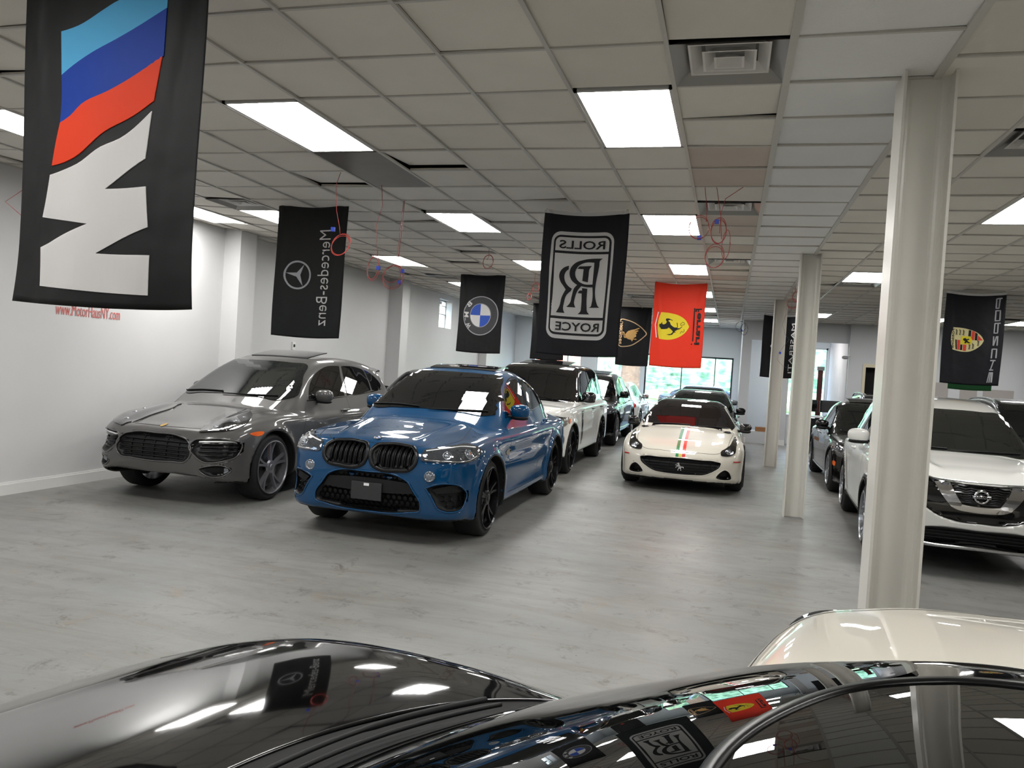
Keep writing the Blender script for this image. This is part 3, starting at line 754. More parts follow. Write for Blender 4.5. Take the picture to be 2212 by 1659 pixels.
for (x, y), lb in zip(VENTS, VL):
    i = col_at(x); make_vent(GX[i], min(rows(i), key=lambda q: abs(q-y)), GX[i+1]-GX[i], lb)
z = CZ
pnl = MB().box((PANEL[0]+.015, PANEL[1]+.015, z+.002), (PANEL[0]+.595, PANEL[1]+1.205, z+.012)).build('ceiling_panel', mat('dirty_grey_panel', (.40, .385, .36), .35, noise=.12, nscale=6))
tag(pnl, 'dark grey grimy panel filling a light bay in the ceiling', 'ceiling panel')
# ---------------------------------------------------------------- cars
M_tyre = mat('tyre_rubber', (.085, .085, .09), .8, bump=.3, bscale=60)
M_blk = mat('black_plastic', (.06, .06, .065), .5, spec=.35)
M_satin = mat('satin_black', (.03, .03, .035), .3, spec=.4)
M_gloss = mat('gloss_black', (.035, .035, .04), .08, coat=1.)
M_under = mat('wheel_well_black', (.05, .05, .05), .9)
M_glass = mat('tinted_car_glass', (.055, .07, .068), .015, spec=.8, ior=1.6)
M_glassd = mat('dark_tinted_car_glass', (.03, .03, .034), .015, spec=.8, ior=1.6)
M_chrome = mat('chrome', (.86, .86, .87), .09, metal=1.)
M_alloy = mat('silver_alloy', (.62, .63, .65), .25, metal=.9)
M_alloyd = mat('dark_alloy', (.16, .16, .17), .25, metal=.8)
M_disc = mat('brake_disc_steel', (.5, .5, .5), .35, metal=1.)
M_calred = mat('red_caliper', (.75, .06, .05), .35)
M_calblue = mat('blue_caliper', (.08, .15, .45), .35)
M_lens = mat('headlight_lens', (.33, .34, .36), .03, metal=.55, coat=1., noise=.2, nscale=20)
M_lensd = mat('smoked_headlight_lens', (.05, .05, .055), .03, coat=1., noise=.5, nscale=14)
M_proj = mat('projector_lens', (.55, .57, .60), .05, metal=.7, coat=1.)
M_drl = mat('daylight_strip', (.9, .9, .9), .2, coat=.5)
M_amber = mat('amber_marker', (.85, .36, .06), .2, coat=.6)
M_redm = mat('red_marker', (.72, .10, .06), .2, coat=.6)
M_gap = mat('panel_gap', (.015, .015, .016), .8)

class Car:
    def __init__(s, key, spec, label, loc, yaw=0., paint=None, top=None, low=None, h=.028, th=.015, group=None, cat='car', name='car'):
        s.B = Body(SPEC[spec], th); s.sp = s.B.sp; s.key = key; s.h = h
        s.root = thing(name, label, cat, (loc[0], loc[1], 0), math.radians(yaw), group)
        s.paint = paint; s.top = top; s.low = low
    def carve(s, **c): s.B.add_carve(c)
    def body(s):
        V, F, N = body_mesh(s.B, s.h); C = V[F].mean(1); sp = s.sp
        mi = np.zeros(len(F), int)
        for ya in sp['ya']:
            q = np.hypot(C[:, 1]-ya, C[:, 2]-sp['rw'])
            mi[(q < sp['ra']+.004) & (np.abs(C[:, 0]) < sp['hw']-.012-.06*0) & (np.abs(N[F[:, 0]][:, 0]) < .8)] = 1
            mi[(q < sp['ra']+.004) & (np.abs(C[:, 0]) < sp['hw']-.10)] = 1
        mi[(N[F].mean(1)[:, 2] < -.75) & (C[:, 2] < .35)] = 1
        if s.low: mi[s.low(C) & (mi == 0)] = 2
        if s.top: mi[s.top(C) & (mi == 0)] = 3
        mats = [s.paint, M_under, s.lowmat if hasattr(s, 'lowmat') else M_blk, s.topmat if hasattr(s, 'topmat') else M_gloss]
        s.bo = pydata('body', V, F, mats, s.root, True, N=N, mi=mi)
        return s.bo
    def cast(s, az, S, Z, top=False, el=0.):
        n = len(S); L = s.sp['L']; W = s.sp['hw']+.1; H = s.sp['H']+.1
        if top: O = np.stack([S, Z, np.full(n, H)], 1); D = np.tile([0, 0, -1.], (n, 1))
        else:
            a = math.radians(az); r = np.array([math.cos(a), math.sin(a), 0]); d = np.array([-math.sin(a), math.cos(a), 0])
            e = math.radians(el); up = np.array([0, 0, 1.])*math.cos(e)+d*math.sin(e); d = d*math.cos(e)-np.array([0, 0, 1.])*math.sin(e)
            O = S[:, None]*r+Z[:, None]*up-9*d; D = np.tile(d, (n, 1))
            with np.errstate(divide='ignore', invalid='ignore'):
                t1 = (np.array([-W, -.08, -9])-O)/D; t2 = (np.array([W, L+.08, 9])-O)/D
            lo = np.nanmax(np.where(np.abs(D) > 1e-9, np.minimum(t1, t2), -1e9), 1); hi = np.nanmin(np.where(np.abs(D) > 1e-9, np.maximum(t1, t2), 1e9), 1)
            O = O+np.maximum(lo, 0)[:, None]*D; n = 0
        t = s.B.cast(O, D, tmax=5.5 if not top else 1.5)
        P = O+t[:, None]*D
        ok = ~np.isnan(t); N = np.zeros_like(P); N[:, 2] = 1
        if ok.any():
            g = s.B.grad(P[ok], .006); N[ok] = g/np.maximum(np.linalg.norm(g, axis=1), 1e-9)[:, None]
        return P, N, ok
    def patch(s, name, az, outline, m, off=.004, h=.032, mirror=False, half=False, hole=None, skirt=None, top=False, parent=None, step=.03, label=None, deep=0., flat=False, el=0.):
        o = [list(p) for p in outline]
        if name == 'windshield' and not top: off = max(off, .008)
        if name == 'side_window' or name == 'quarter_window': off = max(off, .006)
        if name == 'headlight': off = max(off, .012); h = .014
        if half:
            o = o+[[-p[0]]+list(p[1:]) for p in o[::-1] if abs(p[0]) > 1e-6]
        loops = [spline([tuple(p) for p in o], step, True)]
        if hole:
            for hl in (hole if isinstance(hole[0][0], (list, tuple)) else [hole]):
                q = [list(p) for p in hl]
                if half: q = q+[[-p[0]]+list(p[1:]) for p in q[::-1] if abs(p[0]) > 1e-6]
                loops.append(spline([tuple(p) for p in q], step, True))
        if el:
            a = math.radians(az); d = np.array([-math.sin(a), math.cos(a), 0]); e = math.radians(el); nl = []
            for q in loops:
                P, N, ok = s.cast(az, q[:, 0], q[:, 1]); P = P[ok]
                nl.append(np.stack([P[:, 0]*math.cos(a)+P[:, 1]*math.sin(a), P[:, 2]*math.cos(e)+(P @ d)*math.sin(e)], 1))
            loops = nl
        V2, F = fill2d(loops, h)
        P, N, ok = s.cast(az, V2[:, 0], V2[:, 1], top, el)
        F = [f for f in F if ok[list(f)].all()]
        if not F: return []
        # drop long stretched faces that leapt over an edge
        Fa = np.array(F); e = np.maximum(np.linalg.norm(P[Fa[:, 0]]-P[Fa[:, 1]], axis=1), np.maximum(np.linalg.norm(P[Fa[:, 1]]-P[Fa[:, 2]], axis=1), np.linalg.norm(P[Fa[:, 2]]-P[Fa[:, 0]], axis=1)))
        F = [f for f, x in zip(F, e) if x < .30]
        if flat: N = N*0+N[ok].mean(0); N /= np.linalg.norm(N[0])
        P = P+N*off
        # orientation outward
        Fa = np.array(F); fn = np.cross(P[Fa[:, 1]]-P[Fa[:, 0]], P[Fa[:, 2]]-P[Fa[:, 0]])
        if (fn*N[Fa].mean(1)).sum() < 0: F = [f[::-1] for f in F]
        sk = skirt if skirt is not None else (off+.004 if off > .006 else 0)
        Vp, Np = P, N
        if sk:
            ed = {}
            for f in F:
                for a, b in zip(f, f[1:]+f[:1]): ed[(a, b)] = 1
            rim = [(a, b) for (a, b) in ed if (b, a) not in ed]; ids = sorted({i for e in rim for i in e}); b0 = len(P)
            # two rings: copy (side normal) and inner
            mp = {i: b0+k for k, i in enumerate(ids)}; nn = len(ids)
            ctr = {}
            Vp = np.concatenate([P, P[ids], P[ids]-N[ids]*sk]); Np = np.concatenate([N, N[ids], N[ids]])
            F = F+[(mp[b], mp[a], mp[a]+nn, mp[b]+nn) for a, b in rim]; Np = None
        outs = []
        for sg in ((1, -1) if mirror else (1,)):
            Q = Vp.copy(); Q[:, 0] *= sg
            FF = F if sg > 0 else [tuple(f[::-1]) for f in F]
            NN = None
            if Np is not None: NN = Np.copy(); NN[:, 0] *= sg
            used = sorted({i for f in FF for i in f}); rm = {u: k for k, u in enumerate(used)}
            ob = pydata(name, Q[used], [tuple(rm[i] for i in f) for f in FF], m, parent or s.root, smooth=(NN is not None), N=(NN[used] if NN is not None else None))
            if label: ob['label'] = label
            outs.append(ob)
        s.last = outs
        return outs
    def rim(s, name, outline, w, m, rise=.008, mirror=False, az=0, grow=.006):
        keep = s.B.carves; s.B.carves = []
        P = np.array([p[:2] for p in outline], float); c = P.mean(0); d = P-c; L = np.linalg.norm(d, axis=1, keepdims=True); Q = P+d/np.maximum(L, 1e-6)*grow
        o = s.strip(name, az, [tuple(q)+tuple(p[2:]) for q, p in zip(Q, outline)], w, m, .001, mirror=mirror, closed=True, rise=rise, step=.015)
        s.B.carves = keep; return o
    def arches(s, m=None, w=.020, grow=.002):
        R = s.sp['ra']+grow; z0 = s.sp['rw']
        for ya in s.sp['ya']:
            pts = [(ya+R*math.cos(a), z0+R*math.sin(a)) for a in np.radians(np.linspace(-18, 198, 28))]
            s.strip('arch_lip', 90, pts, w, m or M_satin, .002, mirror=True, rise=.004)
    def strip(s, name, az, pts, w, m, off=.002, mirror=False, top=False, closed=False, parent=None, rise=0., step=.03):
        """a thin ribbon laid on the skin along a line"""
        c = spline([tuple(p) for p in pts], step, closed)
        if closed: c = np.concatenate([c, c[:1]])
        P, N, ok = s.cast(az, c[:, 0], c[:, 1], top)
        P = P[ok]; N = N[ok]
        if len(P) < 2: return []
        T = np.gradient(P, axis=0); T /= np.maximum(np.linalg.norm(T, axis=1), 1e-9)[:, None]
        S = np.cross(T, N); S /= np.maximum(np.linalg.norm(S, axis=1), 1e-9)[:, None]
        if rise: sec = [(-w/2, -.002), (-w/2, rise*.7), (-w/4, rise), (w/4, rise), (w/2, rise*.7), (w/2, -.002)]
        else: sec = [(-w/2, 0), (w/2, 0)]
        k = len(sec); V = np.stack([P+S*a+N*(off+b) for a, b in sec], 1).reshape(-1, 3)
        F = [(i*k+j, i*k+j+1, (i+1)*k+j+1, (i+1)*k+j) for i in range(len(P)-1) for j in range(k-1) if np.linalg.norm(P[i+1]-P[i]) < .35]
        if not F: return []
        outs = []
        for sg in ((1, -1) if mirror else (1,)):
            Q = V.copy(); Q[:, 0] *= sg
            f0 = np.array(F[0]); fn = np.cross(Q[f0[1]]-Q[f0[0]], Q[f0[2]]-Q[f0[0]]); nn = N[0]*np.array([sg, 1, 1])
            FF = F if fn @ nn > 0 else [f[::-1] for f in F]
            outs.append(pydata(name, Q, FF, m, parent or s.root, bool(rise)))
        return outs
    def at(s, az, u, z, top=False):
        P, N, ok = s.cast(az, np.array([u]), np.array([z]), top); return P[0], N[0]
    def wheels(s, style='ten', rimm=None, width=.27, rr=.255, cal=None, inset=.03, smat2=None):
        sp = s.sp; R = sp['rw']; rimm = rimm or M_alloy
        s.arches()
        W = width; xo = sp['hw']-inset
        tire = MB(); tire.lathe([(0+.012, rr), (-.004+.0, rr+.02), (.002, R-.055), (-.012, R-.022), (-.035, R-.004), (-W*.5, R), (-W+.035, R-.004), (-W+.012, R-.022), (-W, R-.06), (-W+.01, rr+.01), (-W+.02, rr-.005)], 56)
        # the tread: grooves as thin dark bands are left to the rubber's relief
        tm = None
        first = None
        for k, ya in enumerate(sp['ya']):
            for sg in (1, -1):
                if first is None:
                    t = tire.build('tire', M_tyre, s.root, True); s.tire0 = t
                    r = MB(); r.lathe([(.014, rr+.003), (.018, rr-.006), (.004, rr-.014), (-.05, rr-.02), (-W+.03, rr-.012), (-W+.02, rr)], 56)
                    def spoke(a, w0, w1, r0=.05, r1=rr-.012, x0=-.012, x1=-.004, dx=.03, twist=0.):
                        ca, sa = math.cos(a), math.sin(a); V = []
                        n = 5
                        for i in range(n+1):
                            q = i/n; rad = r0+(r1-r0)*q; w = w0+(w1-w0)*q; xx = x0+(x1-x0)*q-.016*math.sin(math.pi*q); aa = a+twist*q
                            c2, s2 = math.cos(aa), math.sin(aa)
                            for (dw, dd) in ((-w, -dx), (-w*.7, 0), (w*.7, 0), (w, -dx)):
                                V.append((xx+dd, rad*c2-dw*s2, rad*s2+dw*c2))
                        F = [(i*4+j, i*4+j+1, (i+1)*4+j+1, (i+1)*4+j) for i in range(n) for j in range(3)]
                        r.add(V, F)
                    if style == 'ten':
                        for q in range(10): spoke(2*math.pi*q/10, .016, .012)
                    elif style == 'double5':
                        for q in range(5):
                            a = 2*math.pi*q/5+.3
                            spoke(a-.05, .020, .016, twist=-.12); spoke(a+.05, .020, .016, twist=.12)
                    elif style == 'five':
                        for q in range(5): spoke(2*math.pi*q/5+.2, .045, .03)
                    elif style == 'seven':
                        for q in range(7): spoke(2*math.pi*q/7+.2, .022, .02, twist=.15)
                    r.lathe([(.0, .001), (.0, .03), (-.006, .035), (-.012, .07), (-.03, .085)], 24)
                    ro = r.build('rim', rimm, t, False)
                    dsc = MB(); dsc.lathe([(-.10, .05), (-.10, rr-.06), (-.125, rr-.06), (-.125, .05)], 40); d_ = dsc.build('brake_disc', M_disc, t)
                    parts = [ro, d_]
                    if cal is not None:
                        c_ = MB(); V = []; n = 8
                        for i in range(n+1):
                            a = math.radians(150+60*i/n)
                            for (xx, rad) in ((-.06, rr-.10), (-.055, rr-.035), (-.12, rr-.035), (-.12, rr-.10)): V.append((xx, rad*math.cos(a), rad*math.sin(a)))
                        c_.add(V, [(i*4+j, i*4+(j+1) % 4, (i+1)*4+(j+1) % 4, (i+1)*4+j) for i in range(n) for j in range(4)]+[(3, 2, 1, 0), (n*4, n*4+1, n*4+2, n*4+3)])
                        parts.append(c_.build('brake_caliper', cal, t))
                    first = t; o = t
                else:
                    o = first.copy(); COL.objects.link(o); o.parent = s.root
                    for p in parts:
                        c = p.copy(); COL.objects.link(c); c.parent = o
                o.location = (sg*xo, ya, R); o.rotation_euler = (0, 0, 0 if sg > 0 else math.pi)
    def mirrors(s, y, z, m, size=(.105, .055, .08), out=.13, dark=None):
        P, N = s.at(90, y, z)
        for sg in (1, -1):
            mb = MB(); x = P[0]+out
            mb.blob((sg*x, y+.0, z+.03), size, 2.6, 0, 22, .06)
            mb.tube([(sg*(P[0]-.03), y+.02, z-.04), (sg*(P[0]+.04), y+.01, z-.035), (sg*x, y, z-.02)], [.03, .024, .022], 8, 1)
            mb.blob((sg*x, y+.0, z-.035), (size[0]*.92, size[1]*.9, .03), 2.6, 1, 16)
            g = mb.build('wing_mirror', [m, dark or M_blk], s.root, True)
            gm = MB(); gm.blob((sg*x, y+size[1]*.98, z+.03), (size[0]*.8, .006, size[2]*.72), 2.8, 0, 16); gm.build('mirror_glass', M_chrome, g, True)
    def handle(s, y, z, m, L=.11):
        P, N = s.at(90, y, z)
        for sg in (1, -1):
            mb = MB(); mb.tube([(sg*(P[0]-.005), y-L, z), (sg*(P[0]+.03), y-L*.7, z+.003), (sg*(P[0]+.034), y, z+.005), (sg*(P[0]+.03), y+L*.7, z+.004), (sg*(P[0]-.005), y+L, z)], [.012, .014, .014, .014, .012], 8)
            mb.build('door_handle', m, s.root, True)
    def wipers(s, pts, top=False):
        for p in pts:
            c = spline([tuple(q) for q in p], .05)
            P, N, ok = s.cast(0, c[:, 0], c[:, 1]); P = (P+N*.016)[ok]
            if len(P) > 2: MB().tube(P, .008, 6).build('wiper', M_blk, s.root)
    def rails(s, y0, y1, x, m, h=.045):
        ys = np.linspace(y0, y1, 14); P, N, ok = s.cast(0, np.full(14, x), ys, True)
        P = P[ok]
        if len(P) < 3: return
        for sg in (1, -1):
            Q = P.copy(); Q[:, 0] *= sg; n = len(Q)
            lift = h*np.minimum(1, np.minimum(np.arange(n), n-1-np.arange(n))/1.5)+.004
            Q[:, 2] += lift
            mb = MB().tube(Q, .016, 8); 
            mb.build('roof_rail', m, s.root, True)
    def doors(s, lines, w=.006):
        for l in lines: s.strip('door_gap', 90, l, w, M_gap, .0015, mirror=True)
    def plate(s, y, z, m, w=.30, h=.155, x=0.):
        P, N = s.at(0, x, z)
        o = MB().box((x-w/2, P[1]-.018, z-h/2), (x+w/2, P[1]-.004, z+h/2), bev=.004).build('licence_plate_holder', m, s.root); return o, P
def sun_panel(car, y0, y1, hw, lift, m=None, thick=.012):
    """glass roof hatch tilted up at its rear edge"""
    V2, F = fill2d([spline([(-hw, y0, True), (hw, y0, True), (hw, y1, True), (-hw, y1, True)], .1, True)], .12)
    P, N, ok = car.cast(0, V2[:, 0], V2[:, 1], True)
    t = (V2[:, 1]-y0)/(y1-y0); A = P.copy(); A[:, 2] += .012+lift*t; Bq = A.copy(); Bq[:, 2] -= thick
    cnt = {}
    for f in F:
        for a, b in zip(f, f[1:]+f[:1]): cnt[(a, b)] = 1
    n = len(A); S = [(a, b, b+n, a+n) for (a, b) in cnt if (b, a) not in cnt]
    pydata('sunroof_panel', np.concatenate([A, Bq]), [tuple(f) for f in F]+[tuple(i+n for i in f[::-1]) for f in F]+S, m or M_gloss, car.root)
def paint(name, col, metal=.6, rough=.32, coat=1.): return mat(name, col, rough, metal=metal, coat=coat, coat_rough=.02, spec=.08)
P_grey = paint('grey_metallic_paint', (.33, .325, .32), .2, .36)
P_blue = paint('blue_metallic_paint', (.0, .245, .405), .0, .4)
P_white = paint('white_paint', (.86, .86, .84), 0., .35)
P_pearl = paint('pearl_white_paint', (.84, .82, .77), 0., .35)
P_black = paint('black_paint', (.018, .019, .022), 0., .3)
P_dark = paint('dark_grey_paint', (.10, .11, .12), .5, .35)

def grille_bars(car, name, az, x0, x1, zs, m, w=.012, rise=.012, mirror=False, parent=None, lim=None):
    for z in zs:
        a, b = (x0, x1) if lim is None else lim(z)
        car.strip(name, az, [(a, z), ((a+b)/2, z), (b, z)], w, m, .002, mirror=mirror, rise=rise, parent=parent)

# ---- grey crossover SUV on the left
def make_grey():
    c = Car('cayenne', 'cayenne', 'grey metallic SUV parked nearest the left white wall, red brake callipers', (-5.94, 7.04), 0, P_grey, h=.024)
    g_out = [(0, .755), (.30, .745), (.41, .71), (.465, .64), (.465, .55), (.42, .495), (.25, .478), (0, .47)]
    g_full = g_out+[(-x, z) for x, z in g_out[::-1] if x > 0]
    intake = [(.455, .66), (.49, .715), (.62, .735), (.80, .735), (.865, .71), (.87, .62), (.84, .54), (.78, .515), (.62, .505), (.53, .56)]
    fog = [(.58, .42), (.64, .445), (.80, .445), (.83, .41), (.80, .365), (.64, .365)]
    c.carve(poly=[(x, z) for x, z in g_full], depth=.05, mirror=False)
    c.carve(poly=intake, depth=.06); c.carve(poly=fog, depth=.05)
    c.carve(poly=[(.02, .335), (.60, .33), (.72, .30), (.66, .27), (.0, .265), (-.66, .27), (-.72, .30), (-.60, .33)], depth=.05, mirror=False)
    c.body()
    ins = lambda P, k: [(x*k, z) for x, z in P]
    gr = c.patch('grille', 0, g_full, M_blk, .004, h=.06)[0]
    for z in (.515, .555, .595, .635, .675, .715):
        hwid = .45 if .53 < z < .66 else .42
        c.strip('grille_bar', 0, [(-hwid, z), (0, z+.004), (hwid, z)], .016, M_satin, .004, rise=.022, parent=gr)
    for x in (-.3, -.15, 0, .15, .3): c.strip('grille_bar', 0, [(x, .49), (x, .74)], .008, M_blk, .004, rise=.014, parent=gr)
    for o in c.patch('side_intake', 0, intake, M_blk, .004, h=.06, mirror=True): pass
    for z in (.56, .60, .64): c.strip('intake_slat', 0, [(.54, z), (.70, z+.003), (.85, z+.004)], .014, M_satin, .004, mirror=True, rise=.03)
    c.strip('daylight_strip', 0, [(.47, .675), (.62, .69), (.83, .70)], .018, M_drl, .045, mirror=True, rise=.012)
    c.strip('intake_bar', 0, [(.45, .66), (.62, .675), (.86, .685)], .022, M_gloss, .038, mirror=True, rise=.014)
    c.patch('fog_recess', 0, fog, M_blk, .003, mirror=True); c.rim('fog_rim', fog, .012, P_grey, .005, mirror=True); c.rim('grille_rim', g_full, .014, P_grey, .006); c.rim('intake_rim', intake, .014, P_grey, .006, mirror=True)
    for sg in (1, -1):
        P, N = c.at(0, .77, .405); MB().lathe([(.0, .001), (.004, .03), (.0, .042), (.03, .046)], 20, 'y', (sg*.77, P[1]-.012, .405)).build('fog_lamp', M_proj, c.root, True)
    c.patch('lower_mesh', 0, [(0, .325), (.58, .322), (.68, .30), (.62, .275), (0, .272)], M_blk, .003, half=True)
    hd = [(.50, .80), (.60, .805), (.75, .82), (.90, .855), (1.0, .91), (1.045, .97), (1.02, 1.0), (.90, .995), (.74, .96), (.60, .89), (.53, .835)]
    o = c.patch('headlight', 35, hd, M_lensd, .005, mirror=True, el=40)
    for k, (u, z, r) in enumerate(((.66, .855, .040), (.87, .915, .050), (.95, .945, .03))):
        for q, ob in enumerate(o):
            P, N = c.at(35, u, z); sg = (1, -1)[q]; P = P+N*.006
            n = Vector((N[0]*sg, N[1], N[2])); mb = MB().lathe([(.010, .001), (.008, r*.6), (.004, r*.62), (.006, r*.8), (0, r)], 24, 'z')
            mb.xf(Matrix.Translation((P[0]*sg, P[1], P[2])) @ n.to_track_quat('Z', 'Y').to_matrix().to_4x4()); mb.build('lamp_projector', M_proj, ob, True)
    c.patch('side_marker', 90, [(.50, .795), (.58, .812), (.71, .80), (.67, .775), (.56, .77)], M_amber, .004, mirror=True, step=.02)
    c.patch('windshield', 0, [(0, 1.585), (.35, 1.578), (.575, 1.555), (.655, 1.42), (.735, 1.27), (.765, 1.165), (.70, 1.135), (.40, 1.15), (0, 1.165)], M_glass, .003, half=True)
    c.patch('side_window', 90, [(1.86, 1.135, True), (1.98, 1.29), (2.22, 1.45), (2.5, 1.54), (2.94, 1.565, True), (2.86, 1.36), (2.80, 1.165, True)], M_glassd, .003, mirror=True)
    c.patch('side_window', 90, [(3.02, 1.565, True), (3.35, 1.565), (3.68, 1.53, True), (3.74, 1.35), (3.72, 1.22, True), (3.3, 1.18), (2.89, 1.165, True)], M_glassd, .003, mirror=True)
    c.patch('quarter_window', 90, [(3.73, 1.52, True), (3.95, 1.46), (4.22, 1.28), (4.15, 1.25), (3.78, 1.225, True), (3.79, 1.36)], M_glassd, .003, mirror=True)
    c.patch('rear_window', 180, [(0, 1.5), (.5, 1.48), (.62, 1.2), (0, 1.15)], M_glassd, .003, half=True)
    c.strip('window_trim', 90, [(1.80, 1.12), (2.8, 1.15), (3.7, 1.20), (4.2, 1.235)], .014, M_gloss, .003, mirror=True)
    c.doors([[(1.62, .40), (1.56, .75), (1.72, 1.05)], [(2.84, .36), (2.84, .8), (2.84, 1.14)], [(3.75, 1.18), (3.68, .95), (3.42, .70), (3.36, .42)], [(1.64, .36), (2.6, .345), (3.34, .36)]])
    c.strip('bonnet_gap', 0, [(-.70, 1.42), (-.66, .95), (-.59, .48), (-.47, .27), (-.25, .21), (0, .195), (.25, .21), (.47, .27), (.59, .48), (.66, .95), (.70, 1.42)], .008, M_gap, .0015, top=True)
    c.wheels('double5', mat('two_tone_alloy', (.52, .52, .54), .3, metal=.6), .275, .305, M_calred, .045)
    c.mirrors(2.05, 1.15, P_grey, (.115, .075, .085), .12)
    c.handle(2.68, .98, P_grey); c.handle(3.62, 1.0, P_grey)
    c.wipers([[(-.70, 1.15), (-.40, 1.175), (-.10, 1.18)], [(-.08, 1.155), (.25, 1.16), (.62, 1.17)]])
    sun_panel(c, 2.42, 2.95, .43, .055)
    P, N = c.at(0, 0, .84); c.patch('badge', 0, [(-.024, .842), (.024, .842), (.026, .832), (0, .822), (-.026, .832)], mat('gold_badge', (.72, .58, .25), .25, metal=.8), .006, step=.01, h=.02)
    sp = MB(); P, N, ok = c.cast(0, np.linspace(-.5, .5, 9), np.full(9, 4.4), True)
    V = []; 
    for p in P: V += [(p[0], 4.28, p[2]+.005), (p[0], 4.56, p[2]+.03), (p[0], 4.56, p[2]), (p[0], 4.30, p[2]-.03)]
    sp.add(V, [(i*4+j, i*4+(j+1) % 4, (i+1)*4+(j+1) % 4, (i+1)*4+j) for i in range(8) for j in range(4)]+[(0, 1, 2, 3), (35, 34, 33, 32)]); sp.build('roof_spoiler', P_grey, c.root, True)
    return c

def roundel(car, x, z, r, az=0, blue=(.12, .35, .70)):
    P, N = car.at(az, x, z); P = P+N*.004; n = Vector(N); q = n.to_track_quat('Z', 'Y').to_matrix().to_4x4(); T = Matrix.Translation(P) @ q
    mb = MB(); mb.lathe([(0, r), (.006, r), (.007, r*.9), (.003, r*.86), (.003, r*.62), (.005, r*.60)], 32, 'z', m=0)
    for k in range(4):
        V = [(0, 0, .004)]+[(r*.6*math.cos(a), r*.6*math.sin(a), .004) for a in np.linspace(k*math.pi/2, (k+1)*math.pi/2, 8)]
        mb.add(V, [tuple(range(9))], 1 if k % 2 == 0 else 2)
    mb.xf(T); return mb.build('badge', [M_chrome, M_drl, mat('badge_blue', blue, .3)], car.root)

